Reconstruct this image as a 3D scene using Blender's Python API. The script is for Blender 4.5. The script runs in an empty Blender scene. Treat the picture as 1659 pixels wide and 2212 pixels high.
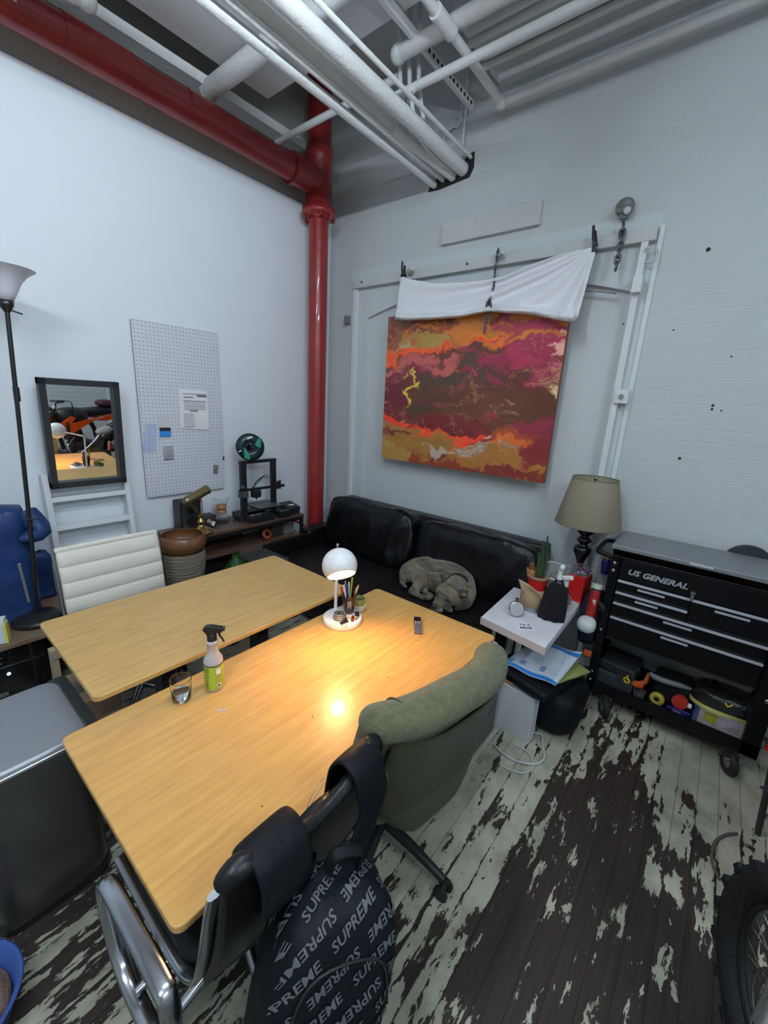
# A loft workshop corner: bamboo desks, sofa with a dog, tool cart, dirt bike.
MIR_TILT=3.6; BULB=30; SPOTW=5.5; STEER=43; EXPO=1.15
LIGHTS=[('bare fluorescent strip just above the view, over the desks',(.95,.98,3.35),1.2,55),
('bare fluorescent strip over the camera side of the room',(-.9,.3,3.35),1.2,95),('bare fluorescent strip at the back of the room',(.2,-1.7,3.35),1.2,98)]
import bpy, bmesh, math, random
import numpy as np
from mathutils import Vector, Matrix
PI=math.pi; R=math.radians
random.seed(7); np.random.seed(7)
COL=bpy.context.scene.collection
# ---------- camera pose (x along the left wall, y along the right wall, z up; metres) ----------
CR=np.array([[0.62989684,-0.77478203,0.05424741],[-0.16592478,-0.20247147,-0.96512915],[0.75874827,0.59893081,-0.25609168]])
CF=899.1; CX,CY=829.5,1106.0; CH=1.78
def ray(x,y): return CR.T@np.array([(x-CX)/CF,(y-CY)/CF,1.0])
def pz(x,y,z):          # where the survey line through a measured point meets the level z
    d=ray(x,y); t=(z-CH)/d[2]; return Vector((d[0]*t,d[1]*t,z))
def pxx(x,y,X): d=ray(x,y); t=X/d[0]; return Vector((X,d[1]*t,CH+d[2]*t))
def py(x,y,Y): d=ray(x,y); t=Y/d[1]; return Vector((d[0]*t,Y,CH+d[2]*t))
# ---------- materials ----------
def M(name,col,rough=.5,metal=0,bump=0,bs=60,var=0,vs=6,trans=0,emi=None,es=1,coat=0,alpha=1,ior=1.45,stretch=None,bd=6,sheen=0,spec=None,sss=0):
    m=bpy.data.materials.new(name); m.use_nodes=True; nt=m.node_tree; b=nt.nodes['Principled BSDF']
    def s(k,v):
        if k in b.inputs: b.inputs[k].default_value=v
    c=tuple(col)+(1,) if len(col)==3 else col
    s('Base Color',c); s('Roughness',rough); s('Metallic',metal); s('Transmission Weight',trans); s('IOR',ior); s('Coat Weight',coat); s('Alpha',alpha); s('Sheen Weight',sheen)
    if spec is not None: s('Specular IOR Level',spec)
    if emi: s('Emission Color',tuple(emi)+(1,)); s('Emission Strength',es)
    tc=None
    def coords():
        nonlocal tc
        if tc is None:
            t=nt.nodes.new('ShaderNodeTexCoord'); mp=nt.nodes.new('ShaderNodeMapping'); nt.links.new(t.outputs['Object'],mp.inputs['Vector'])
            if stretch: mp.inputs['Scale'].default_value=stretch
            tc=mp.outputs['Vector']
        return tc
    if var:
        n=nt.nodes.new('ShaderNodeTexNoise'); n.inputs['Scale'].default_value=vs; n.inputs['Detail'].default_value=8; n.inputs['Roughness'].default_value=.6; nt.links.new(coords(),n.inputs['Vector'])
        r=nt.nodes.new('ShaderNodeValToRGB'); r.color_ramp.elements[0].position=.3; r.color_ramp.elements[1].position=.7
        r.color_ramp.elements[0].color=tuple(max(0,x*(1-var)) for x in c[:3])+(1,); r.color_ramp.elements[1].color=tuple(min(1,x*(1+var)) for x in c[:3])+(1,)
        nt.links.new(n.outputs['Fac'],r.inputs['Fac']); nt.links.new(r.outputs['Color'],b.inputs['Base Color'])
    if bump:
        n=nt.nodes.new('ShaderNodeTexNoise'); n.inputs['Scale'].default_value=bs; n.inputs['Detail'].default_value=bd; nt.links.new(coords(),n.inputs['Vector'])
        bp=nt.nodes.new('ShaderNodeBump'); bp.inputs['Strength'].default_value=bump; bp.inputs['Distance'].default_value=.02; nt.links.new(n.outputs['Fac'],bp.inputs['Height']); nt.links.new(bp.outputs['Normal'],b.inputs['Normal'])
    return m
# ---------- geometry collector ----------
class G:
    def __init__(s): s.v=[]; s.f=[]; s.s=[]; s.M=Matrix()
    def add(s,vs,fs,sm=True):
        o=len(s.v); s.v+= [s.M@Vector(v) for v in vs]; s.f+=[tuple(i+o for i in f) for f in fs]; s.s+=[sm]*len(fs); return s
    def bm(s,bm,sm=False):
        bm.verts.index_update(); s.add([v.co.copy() for v in bm.verts],[[v.index for v in f.verts] for f in bm.faces],sm); bm.free(); return s
    def box(s,c,d,bev=0,rot=None,seg=2,sm=False):
        b=bmesh.new(); bmesh.ops.create_cube(b,size=1)
        for v in b.verts: v.co=Vector((v.co.x*d[0],v.co.y*d[1],v.co.z*d[2]))
        if bev>0: bmesh.ops.bevel(b,geom=b.edges[:],offset=min(bev,min(d)*.49),segments=seg,profile=.5,affect='EDGES',clamp_overlap=True)
        T=Matrix.Translation(Vector(c))
        if rot is not None: T=T@(rot if len(rot)==4 else rot.to_4x4())
        for v in b.verts: v.co=T@v.co
        return s.bm(b,sm or bev>0 and seg>2)
    def bb(s,a,b,bev=0,seg=2): # box by two corners
        return s.box([(a[i]+b[i])/2 for i in range(3)],[abs(b[i]-a[i]) for i in range(3)],bev,None,seg)
    def cyl(s,p0,p1,r0,r1=None,n=20,cap=True):
        r1=r0 if r1 is None else r1; p0=Vector(p0); p1=Vector(p1); d=(p1-p0)
        if d.length<1e-9: return s
        q=Vector((0,0,1)).rotation_difference(d.normalized()).to_matrix(); vs=[]
        for p,r in ((p0,r0),(p1,r1)):
            for i in range(n): a=2*PI*i/n; vs.append(p+q@Vector((math.cos(a)*r,math.sin(a)*r,0)))
        s.add(vs,[(i,(i+1)%n,n+(i+1)%n,n+i) for i in range(n)],True)
        if cap:
            s.add(vs[:n],[tuple(range(n-1,-1,-1))],False); s.add(vs[n:],[tuple(range(n))],False)
        return s
    def tube(s,pts,r,n=10,closed=False,cap=True,sub=0,flat=None):
        pts=[Vector(p) for p in pts]
        if sub: pts=spline(pts,sub,closed)
        N=len(pts); rr=r if isinstance(r,(list,tuple)) else [r]*N
        if len(rr)!=N: rr=list(np.interp(np.linspace(0,1,N),np.linspace(0,1,len(rr)),rr))
        tang=[]
        for i in range(N):
            a=pts[(i-1)%N] if closed or i>0 else pts[i]; b=pts[(i+1)%N] if closed or i<N-1 else pts[i]; t=(b-a); tang.append(t.normalized() if t.length>1e-9 else Vector((0,0,1)))
        t0=tang[0]; up=Vector((0,0,1)) if abs(t0.z)<.9 else Vector((1,0,0)); u=t0.cross(up).normalized(); vs=[]
        for i in range(N):
            t=tang[i]; u=(u-t*u.dot(t)); u=u.normalized() if u.length>1e-6 else t.orthogonal().normalized(); w=t.cross(u)
            for k in range(n):
                a=2*PI*k/n; ca,sa=math.cos(a),math.sin(a)
                if flat: vs.append(pts[i]+(u*ca*flat[0]+w*sa*flat[1])*rr[i])
                else: vs.append(pts[i]+(u*ca+w*sa)*rr[i])
        fs=[]; L=N if closed else N-1
        for i in range(L):
            j=(i+1)%N
            for k in range(n): fs.append((i*n+k,i*n+(k+1)%n,j*n+(k+1)%n,j*n+k))
        s.add(vs,fs,True)
        if cap and not closed: s.add(vs[:n],[tuple(range(n-1,-1,-1))],False); s.add(vs[-n:],[tuple(range(n))],False)
        return s
    def lathe(s,prof,c=(0,0,0),n=32,rot=None,sm=True,close=False):
        vs=[]; T=Matrix.Translation(Vector(c))
        if rot is not None: T=T@(rot if len(rot)==4 else rot.to_4x4())
        for r,z in prof:
            for i in range(n): a=2*PI*i/n; vs.append(T@Vector((r*math.cos(a),r*math.sin(a),z)))
        m=len(prof); fs=[]
        for j in range(m-1 if not close else m):
            k=(j+1)%m
            for i in range(n): fs.append((j*n+i,j*n+(i+1)%n,k*n+(i+1)%n,k*n+i))
        s.add(vs,fs,sm)
        if not close:
            if prof[0][0]>1e-5: s.add(vs[:n],[tuple(range(n-1,-1,-1))],False)
            if prof[-1][0]>1e-5: s.add(vs[-n:],[tuple(range(n))],False)
        return s
    def shell(s,prof,t,c=(0,0,0),n=32,rot=None): # open vessel with wall thickness t
        (ra,za),(rb_,zb)=prof[-2],prof[-1]; k=max(0,1-.0012/max(.0013,math.hypot(rb_-ra,zb-za))); prof=list(prof[:-1])+[(ra+(rb_-ra)*k,za+(zb-za)*k),(rb_,zb)]
        inner=[(max(r-t,.0005),z+(t if i==0 else 0)) for i,(r,z) in enumerate(prof)]
        return s.lathe([(0.0001,prof[0][1])]+list(prof)+inner[::-1]+[(0.0001,inner[0][1])],c,n,rot)
    def ell(s,c,r,rot=None,n=20,e=None):
        r=(r,)*3 if not isinstance(r,(tuple,list)) else r; vs=[]; m=n//2+1
        def sp(x,p): return math.copysign(abs(x)**p,x)
        e=e or 1.0
        for j in range(m):
            ph=-PI/2+PI*j/(m-1)
            for i in range(n):
                th=2*PI*i/n; v=Vector((r[0]*sp(math.cos(ph),e)*sp(math.cos(th),e),r[1]*sp(math.cos(ph),e)*sp(math.sin(th),e),r[2]*sp(math.sin(ph),e)))
                if rot is not None: v=rot@v
                vs.append(v+Vector(c))
        fs=[(j*n+i,j*n+(i+1)%n,(j+1)*n+(i+1)%n,(j+1)*n+i) for j in range(m-1) for i in range(n)]
        return s.add(vs,fs,True)
    def grid(s,fn,nu,nv,sm=True,cu=False):
        vs=[fn(i/(nu-1 if not cu else nu),j/(nv-1)) for j in range(nv) for i in range(nu)]; fs=[]
        for j in range(nv-1):
            for i in range(nu-1 if not cu else nu): fs.append((j*nu+i,j*nu+(i+1)%nu,(j+1)*nu+(i+1)%nu,(j+1)*nu+i))
        return s.add(vs,fs,sm)
    def prism(s,poly,h,T=None,bev=0): # polygon in xy, extruded along z by h, placed by T
        b=bmesh.new(); vs=[b.verts.new((p[0],p[1],0)) for p in poly]; f=b.faces.new(vs)
        r=bmesh.ops.extrude_face_region(b,geom=[f]); 
        for v in r['geom']:
            if isinstance(v,bmesh.types.BMVert): v.co.z+=h
        bmesh.ops.recalc_face_normals(b,faces=b.faces[:])
        if bev: bmesh.ops.bevel(b,geom=b.edges[:],offset=bev,segments=2,profile=.5,affect='EDGES',clamp_overlap=True)
        if T is not None:
            for v in b.verts: v.co=T@v.co
        return s.bm(b,False)
    def torus(s,c,R_,r,rot=None,n=32,m=10):
        vs=[]
        for i in range(n):
            a=2*PI*i/n
            for k in range(m):
                b=2*PI*k/m; v=Vector(((R_+r*math.cos(b))*math.cos(a),(R_+r*math.cos(b))*math.sin(a),r*math.sin(b)))
                if rot is not None: v=rot@v
                vs.append(v+Vector(c))
        return s.add(vs,[(i*m+k,((i+1)%n)*m+k,((i+1)%n)*m+(k+1)%m,i*m+(k+1)%m) for i in range(n) for k in range(m)],True)
def spline(P,sub,closed=False):
    out=[]; N=len(P); L=N if closed else N-1
    for i in range(L):
        if closed: a,b,c,d=P[(i-1)%N],P[i],P[(i+1)%N],P[(i+2)%N]
        else: a,b,c,d=P[max(i-1,0)],P[i],P[i+1],P[min(i+2,N-1)]
        for k in range(sub):
            t=k/sub; out.append(.5*((2*b)+(c-a)*t+(2*a-5*b+4*c-d)*t*t+(3*b-a-3*c+d)*t**3))
    if not closed: out.append(P[-1].copy())
    return out
def rrect(w,h,r,n=5,cx=0,cy=0):
    o=[]
    for (sx,sy,a0) in ((1,1,0),(-1,1,90),(-1,-1,180),(1,-1,270)):
        for k in range(n+1): a=R(a0+90*k/n); o.append((cx+sx*(w/2-r)+r*math.cos(a),cy+sy*(h/2-r)+r*math.sin(a)))
    return o
def rot(x=0,y=0,z=0): return (Matrix.Rotation(R(z),3,'Z')@Matrix.Rotation(R(y),3,'Y')@Matrix.Rotation(R(x),3,'X'))
# ---------- objects ----------
FR={}
def setp(o,label=None,cat=None,group=None,kind=None):
    for k,v in (('label',label),('category',cat),('group',group),('kind',kind)):
        if v: o[k]=v
def thing(name,label,cat,loc=(0,0,0),rz=0,group=None):
    o=bpy.data.objects.new(name,None); COL.objects.link(o); o.location=loc; o.rotation_euler=(0,0,rz); o.empty_display_size=.1
    setp(o,label,cat,group); FR[o.name]=Matrix.Translation(Vector(loc))@Matrix.Rotation(rz,4,'Z'); return o
def mk(name,g,mat):
    me=bpy.data.meshes.new(name); me.from_pydata([tuple(v) for v in g.v],[],g.f); me.polygons.foreach_set('use_smooth',g.s); me.materials.append(mat)
    b=bmesh.new(); b.from_mesh(me); bmesh.ops.recalc_face_normals(b,faces=b.faces[:]); b.to_mesh(me); b.free(); me.update(); return me
def part(name,g,mat,parent,label=None,world=False,kind=None):
    root=FR[parent.name]
    if world:
        I=root.inverted(); g.v=[I@v for v in g.v]
    o=bpy.data.objects.new(name,mk(name,g,mat)); COL.objects.link(o); o.parent=parent; FR[o.name]=root; setp(o,label,None,None,kind); return o
def wpart(name,g,mat,parent,label=None,kind=None): return part(name,g,mat,parent,label,True,kind)
def solo(name,g,mat,label,cat,group=None,kind=None):
    xs=[v.x for v in g.v]; ys=[v.y for v in g.v]; zs=[v.z for v in g.v]; c=Vector(((min(xs)+max(xs))/2,(min(ys)+max(ys))/2,min(zs)))
    g.v=[v-c for v in g.v]; o=bpy.data.objects.new(name,mk(name,g,mat)); COL.objects.link(o); o.location=c; FR[o.name]=Matrix.Translation(c); setp(o,label,cat,group,kind); return o
def struct(name,g,mat,label=None,cat=None):
    o=bpy.data.objects.new(name,mk(name,g,mat)); COL.objects.link(o); FR[o.name]=Matrix(); setp(o,label,cat,None,'structure'); return o
def dup(root,loc,rz=0,label=None):
    r=root.copy(); COL.objects.link(r); r.location=loc; r.rotation_euler=(0,0,rz)
    if label: r['label']=label
    for ch in [c for c in bpy.data.objects if c.parent==root]:
        c=ch.copy(); COL.objects.link(c); c.parent=r
        for d in [c2 for c2 in bpy.data.objects if c2.parent==ch]:
            e=d.copy(); COL.objects.link(e); e.parent=c
    return r
def bevel(o,w,seg=2):
    m=o.modifiers.new('bevel','BEVEL'); m.width=w; m.segments=seg; m.limit_method='ANGLE'; m.angle_limit=R(40); return o
def solid(o,t,off=0):
    m=o.modifiers.new('solid','SOLIDIFY'); m.thickness=t; m.offset=off; return o
def remesh(o,vx,sm=4,sub=0):
    m=o.modifiers.new('remesh','REMESH'); m.mode='VOXEL'; m.voxel_size=vx; m.use_smooth_shade=True
    if sm: q=o.modifiers.new('smooth','SMOOTH'); q.iterations=sm; q.factor=.6
    return o
TXT={}; BOLD=0
def text_geo(body,size,font_shear=0,ext=0.0,align='CENTER'):
    k=(body,size,font_shear,ext,align,BOLD)
    if k not in TXT:
        cu=bpy.data.curves.new('t','FONT'); cu.body=body; cu.size=size; cu.shear=font_shear; cu.offset=BOLD*size; cu.extrude=ext; cu.align_x=align; cu.align_y='CENTER'; cu.resolution_u=2
        ob=bpy.data.objects.new('t',cu); COL.objects.link(ob); dg=bpy.context.evaluated_depsgraph_get(); me=bpy.data.meshes.new_from_object(ob.evaluated_get(dg))
        TXT[k]=([v.co.copy() for v in me.vertices],[tuple(p.vertices) for p in me.polygons]); bpy.data.objects.remove(ob); bpy.data.meshes.remove(me); bpy.data.curves.remove(cu)
    return TXT[k]
def put_text(g,body,size,T,shear=0,ext=.0005,align='CENTER',sx=1):
    vs,fs=text_geo(body,size,shear,ext,align); g.add([T@Vector((v.x*sx,v.y,v.z)) for v in vs],fs,False); return g
def frame(o,x,y): # 4x4 with origin o, x axis x, y axis y
    x=Vector(x).normalized(); y=Vector(y); y=(y-x*y.dot(x)).normalized(); z=x.cross(y)
    m=Matrix((x,y,z)).transposed().to_4x4(); m.translation=Vector(o); return m
def vnoise(x,y,seed=0,oct=5,lac=2.0,gain=.55):
    rs=np.random.RandomState(seed); T=rs.rand(256,256); out=np.zeros_like(x); a=1; tot=0
    for k in range(oct):
        xi=np.floor(x).astype(int); yi=np.floor(y).astype(int); fx=x-xi; fy=y-yi; fx=fx*fx*(3-2*fx); fy=fy*fy*(3-2*fy)
        g=lambda i,j:T[(xi+i)%256,(yi+j)%256]
        out+=a*((g(0,0)*(1-fx)+g(1,0)*fx)*(1-fy)+(g(0,1)*(1-fx)+g(1,1)*fx)*fy); tot+=a; a*=gain; x=x*lac+17.3; y=y*lac+9.1
    return out/tot
# ================= MATERIALS =================
m_black=M('black_plastic',(.012,.012,.013),.45); m_blackm=M('black_metal',(.01,.01,.011),.3,.0,coat=.3); m_chrome=M('chrome',(.62,.62,.64),.16,1)
m_alu=M('polished_aluminium',(.42,.43,.46),.22,1); m_white=M('white_paint',(.72,.74,.75),.5,bump=.15,bs=30); m_whitep=M('white_plastic',(.75,.75,.74),.35)
m_rubber=M('rubber',(.013,.013,.014),.7,bump=.3,bs=80); m_red=M('red_plastic',(.5,.015,.01),.35); m_orange=M('orange_plastic',(.8,.12,.01),.4)
m_yellow=M('yellow_plastic',(.6,.42,.02),.4); m_blue=M('blue_plastic',(.01,.03,.3),.4); m_paper=M('paper',(.78,.78,.79),.8); m_kraft=M('kraft_paper',(.42,.28,.16),.75,bump=.2,bs=25)
m_glass=M('clear_glass',(.97,.99,.99),.02,trans=1,ior=1.25); m_steel=M('steel',(.4,.4,.41),.3,1); m_dark=M('dark_grey_plastic',(.03,.032,.034),.5)
m_ink=M('ink',(.02,.02,.03),.6); m_brass=M('brass',(.55,.4,.14),.25,1); m_wire=M('white_cable',(.5,.52,.5),.5)
# ================= ROOM =================
XW,YW,ZC=3.05,3.22,4.25
def brick_mat(name,col,ax,strength,lvl=1.0):
    m=M(name,col,.55); nt=m.node_tree; b=nt.nodes['Principled BSDF']
    tc=nt.nodes.new('ShaderNodeTexCoord'); sp=nt.nodes.new('ShaderNodeSeparateXYZ'); cb=nt.nodes.new('ShaderNodeCombineXYZ')
    nt.links.new(tc.outputs['Object'],sp.inputs[0]); nt.links.new(sp.outputs[ax],cb.inputs[0]); nt.links.new(sp.outputs['Z'],cb.inputs[1])
    nd=nt.nodes.new('ShaderNodeTexNoise'); nd.inputs['Scale'].default_value=6; nd.inputs['Detail'].default_value=4; nt.links.new(tc.outputs['Object'],nd.inputs['Vector'])
    ma=nt.nodes.new('ShaderNodeMixRGB'); ma.blend_type='ADD'; ma.inputs['Fac'].default_value=.02; nt.links.new(cb.outputs[0],ma.inputs[1]); nt.links.new(nd.outputs['Color'],ma.inputs[2])
    br=nt.nodes.new('ShaderNodeTexBrick'); br.inputs['Scale'].default_value=1; br.inputs['Brick Width'].default_value=.21; br.inputs['Row Height'].default_value=.072; br.inputs['Mortar Size'].default_value=.006; br.inputs['Mortar Smooth'].default_value=.8
    br.inputs['Color1'].default_value=(1,1,1,1); br.inputs['Color2'].default_value=(.9,.9,.9,1); br.inputs['Mortar'].default_value=(0,0,0,1); nt.links.new(ma.outputs[0],br.inputs['Vector'])
    n2=nt.nodes.new('ShaderNodeTexNoise'); n2.inputs['Scale'].default_value=22; n2.inputs['Detail'].default_value=8; nt.links.new(tc.outputs['Object'],n2.inputs['Vector'])
    # relief fades in and out over the wall like thick old paint
    n3=nt.nodes.new('ShaderNodeTexNoise'); n3.inputs['Scale'].default_value=1.1; nt.links.new(tc.outputs['Object'],n3.inputs['Vector'])
    mr=nt.nodes.new('ShaderNodeMapRange'); mr.inputs['From Min'].default_value=.35; mr.inputs['From Max'].default_value=.65; mr.inputs['To Min'].default_value=.25*lvl; mr.inputs['To Max'].default_value=1*lvl; nt.links.new(n3.outputs['Fac'],mr.inputs['Value'])
    mu=nt.nodes.new('ShaderNodeMath'); mu.operation='MULTIPLY'; nt.links.new(br.outputs['Color'],mu.inputs[0]); nt.links.new(mr.outputs[0],mu.inputs[1])
    ad=nt.nodes.new('ShaderNodeMath'); ad.operation='ADD'; mm=nt.nodes.new('ShaderNodeMath'); mm.operation='MULTIPLY'; mm.inputs[1].default_value=.7; nt.links.new(n2.outputs['Fac'],mm.inputs[0]); nt.links.new(mu.outputs[0],ad.inputs[0]); nt.links.new(mm.outputs[0],ad.inputs[1])
    bp=nt.nodes.new('ShaderNodeBump'); bp.inputs['Strength'].default_value=strength; bp.inputs['Distance'].default_value=.012; nt.links.new(ad.outputs[0],bp.inputs['Height']); nt.links.new(bp.outputs['Normal'],b.inputs['Normal'])
    return m
m_wallL=M('painted_drywall',(.73,.775,.82),.55,bump=.04,bs=12)
m_brick=brick_mat('painted_brick',(.56,.59,.595),'Y',.16,.7)
m_brickx=brick_mat('painted_brick_back',(.52,.55,.56),'X',.6)
m_plaster=M('old_white_plaster',(.60,.64,.65),.55,bump=.25,bs=9)
m_ceil=M('ceiling_paint',(.66,.67,.68),.8,bump=.1,bs=8)
m_ceilw=M('ceiling_pipe_paint',(.72,.73,.72),.55,bump=.3,bs=45)
m_soffit=M('soffit_grey_beige',(.44,.43,.40),.8)  # grey-beige for the strip above the left wall, darker than that wall
# floor
def floor_mat():
    m=M('worn_painted_planks',(.3,.3,.3),.5); nt=m.node_tree; b=nt.nodes['Principled BSDF']; N=nt.nodes.new; Lk=nt.links.new
    def math_(op,a,b_=None,c=None):
        n=N('ShaderNodeMath'); n.operation=op
        for i,x in enumerate((a,b_,c)):
            if x is None: continue
            if isinstance(x,(int,float)): n.inputs[i].default_value=x
            else: Lk(x,n.inputs[i])
        return n.outputs[0]
    tc=N('ShaderNodeTexCoord'); sp=N('ShaderNodeSeparateXYZ'); Lk(tc.outputs['Object'],sp.inputs[0]); X=sp.outputs['X']; Y=sp.outputs['Y']
    W=.083; row=math_('FLOOR',math_('DIVIDE',Y,W)); fr=math_('FRACT',math_('DIVIDE',Y,W)); edge=math_('MINIMUM',fr,math_('SUBTRACT',1,fr))
    wn=N('ShaderNodeTexWhiteNoise'); wn.noise_dimensions='1D'; Lk(row,wn.inputs['W']); rnd=wn.outputs['Value']
    def noise(sx,sy,detail,rough=.6,off=None,dist=0):
        cb=N('ShaderNodeCombineXYZ'); Lk(math_('MULTIPLY',X,sx),cb.inputs[0]); Lk(math_('MULTIPLY',Y,sy),cb.inputs[1])
        if off is not None: Lk(off,cb.inputs[2])
        n=N('ShaderNodeTexNoise'); n.inputs['Scale'].default_value=1; n.inputs['Detail'].default_value=detail; n.inputs['Roughness'].default_value=rough; n.inputs['Distortion'].default_value=dist; Lk(cb.outputs[0],n.inputs['Vector']); return n.outputs['Fac']
    nA=noise(5.2,20,8,.62,math_('MULTIPLY',rnd,3),.3); nB=noise(14,34,5,.7,None,.6)
    at=N('ShaderNodeAttribute'); at.attribute_name='wear'; wear=at.outputs['Fac']
    seam=math_('MULTIPLY',math_('SUBTRACT',1,math_('MINIMUM',math_('DIVIDE',edge,.16),1)),.085)
    v=math_('ADD',math_('MULTIPLY',nA,1.05),math_('MULTIPLY',nB,.50)); v=math_('ADD',v,math_('MULTIPLY',math_('SUBTRACT',rnd,.5),.10)); v=math_('ADD',v,seam)
    v=math_('ADD',v,math_('MULTIPLY',math_('SUBTRACT',wear,.5),.46))
    mask=N('ShaderNodeMapRange'); mask.inputs['From Min'].default_value=.792; mask.inputs['From Max'].default_value=.808; Lk(v,mask.inputs['Value']); mk_=mask.outputs[0]
    g1=noise(3,60,6,.7); g2=noise(7,9,6,.6)
    paint=N('ShaderNodeValToRGB'); e=paint.color_ramp.elements; e[0].position=.3; e[0].color=(.27,.26,.20,1); e[1].position=.62; e[1].color=(.47,.46,.36,1); Lk(g2,paint.inputs['Fac'])
    wood=N('ShaderNodeValToRGB'); e=wood.color_ramp.elements; e[0].position=.3; e[0].color=(.016,.011,.009,1); e[1].position=.75; e[1].color=(.050,.034,.026,1); Lk(g1,wood.inputs['Fac'])
    mx=N('ShaderNodeMixRGB'); Lk(mk_,mx.inputs[0]); Lk(paint.outputs[0],mx.inputs[1]); Lk(wood.outputs[0],mx.inputs[2])
    # dark gap line between planks
    gap=N('ShaderNodeMapRange'); gap.inputs['From Min'].default_value=.0; gap.inputs['From Max'].default_value=.028; gap.inputs['To Min'].default_value=.35; gap.inputs['To Max'].default_value=1; Lk(edge,gap.inputs['Value'])
    m2=N('ShaderNodeMixRGB'); m2.blend_type='MULTIPLY'; m2.inputs[0].default_value=1; Lk(mx.outputs[0],m2.inputs[1]); Lk(gap.outputs[0],m2.inputs[2]); Lk(m2.outputs[0],b.inputs['Base Color'])
    ro=N('ShaderNodeMapRange'); ro.inputs['To Min'].default_value=.42; ro.inputs['To Max'].default_value=.5; Lk(mk_,ro.inputs['Value']); Lk(ro.outputs[0],b.inputs['Roughness'])
    h=math_('ADD',math_('MULTIPLY',math_('SUBTRACT',1,mk_),.5),math_('MULTIPLY',gap.outputs[0],.6)); bp=N('ShaderNodeBump'); bp.inputs['Strength'].default_value=.5; bp.inputs['Distance'].default_value=.003; Lk(h,bp.inputs['Height']); Lk(bp.outputs['Normal'],b.inputs['Normal'])
    return m
WEAR=[(1600,[(1120,.1),(1200,.35),(1260,.3),(1340,.5),(1400,.45),(1460,.2)]),(1660,[(1150,.25),(1250,.5),(1340,.8),(1400,.4),(1450,.3),(1500,.15),(1560,.1)]),
(1720,[(1000,.1),(1100,.12),(1180,.4),(1220,.55),(1260,.75),(1310,.9),(1360,1),(1400,.8),(1450,.12),(1480,.7),(1520,.15),(1580,.1)]),
(1800,[(900,.12),(1000,.2),(1080,.3),(1130,.5),(1180,.75),(1240,.92),(1300,.9),(1370,1),(1410,.9),(1440,.12),(1490,.85),(1540,.2),(1620,.3)]),
(1900,[(850,.35),(950,.3),(1030,.35),(1080,.5),(1130,.8),(1160,.6),(1200,.6),(1240,.85),(1300,.95),(1360,.95),(1400,.8),(1428,.1),(1475,.9),(1520,.4)]),
(2000,[(830,.25),(900,.3),(950,.5),(1000,.55),(1060,.75),(1120,.95),(1180,.6),(1230,.6),(1280,.85),(1330,.7),(1380,.98),(1430,.98),(1480,1)]),
(2100,[(800,.4),(880,.5),(960,.6),(1040,.8),(1100,1),(1160,.85),(1220,.88),(1300,.85),(1350,.95),(1400,.6),(1460,.9)]),
(2190,[(820,.45),(900,.5),(1000,.55),(1080,1),(1160,.95),(1200,.6),(1300,.85),(1400,1),(1500,1),(1650,.3)]),
(2150,[(40,.56),(150,.54),(230,.52)]),(2000,[(100,.52),(250,.55)]),(1900,[(230,.5),(20,.5)]),(1480,[(160,.2),(320,.2)])]
wp=[];wv=[]
for yy,row in WEAR:
    for xx,w in row: p=pz(xx,yy,0); wp.append((p.x,p.y)); wv.append(w)
wp=np.array(wp); wv=np.array(wv)
def wear_at(x,y):
    d2=((wp[:,0]-x)**2*.6+(wp[:,1]-y)**2*1.6); w=1/(d2+.0012)**1.6; s=w.sum()+6; return float((w*wv).sum()+6*.35)/s
nx,ny=130,132
g=G(); g.grid(lambda u,v:Vector((-3+6.05*u,-3.0+6.22*v,0)),nx,ny,False)
fl=struct('floor',g,floor_mat()); at=fl.data.attributes.new('wear','FLOAT','POINT')
at.data.foreach_set('value',[wear_at(v.co.x,v.co.y) for v in fl.data.vertices])
struct('wall_left',G().bb((-3.1,YW,0),(XW+.1,YW+.1,3.38)),m_wallL)
struct('trim_1',G().bb((-3.1,YW+.03,3.38),(XW+.1,YW+.13,ZC)),m_soffit)
struct('wall_right',G().bb((XW,-3.1,0),(XW+.12,.52,ZC)).bb((XW,.52,2.86),(XW+.12,2.93,ZC)).bb((XW,2.93,0),(XW+.12,YW+.1,ZC)),m_brick)
struct('wall_back',G().bb((-3.1,-3.1,0),(XW+.1,-3.0,ZC)),m_brickx)
struct('wall_far',G().bb((-3.1,-3.1,0),(-3.0,YW+.1,ZC)),m_plaster)
# ceiling: low deck, and a deeper bay towards the right wall and above the left wall
cg=G().bb((-3.1,-3.1,ZC),(XW+.1,YW+.15,ZC+.1)); struct('ceiling',cg,m_ceil)
struct('ceiling_deck',G().bb((-3.1,-3.1,3.8),(2.2,2.99,ZC)),m_ceil,'grey painted ceiling deck above the pipes','ceiling')
struct('trim_2',G().bb((-3.1,3.08,3.70),(2.62,3.2,3.76)),m_ceilw) # white flange behind the red pipe
g=G()
for i in range(5): g.cyl((2.5+.1*i,-3,3.79+.02*(i%2)),(2.5+.1*i,1.56+.06*(i%2),3.79+.02*(i%2)),.02,n=10)
g.bb((2.42,-3,3.83),(3.05,1.62,ZC)); struct('trim_3',g,m_ceil)
# ---- bricked-up doorway in the right wall ----
# recessed arched door panel, frame boards, pilaster edges
g=G(); g.bb((XW+.035,.6,0),(XW+.12,2.93,2.9))
d1=struct('door_1',g,m_plaster,'white sealed doorway panel behind the painting','door')
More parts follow.
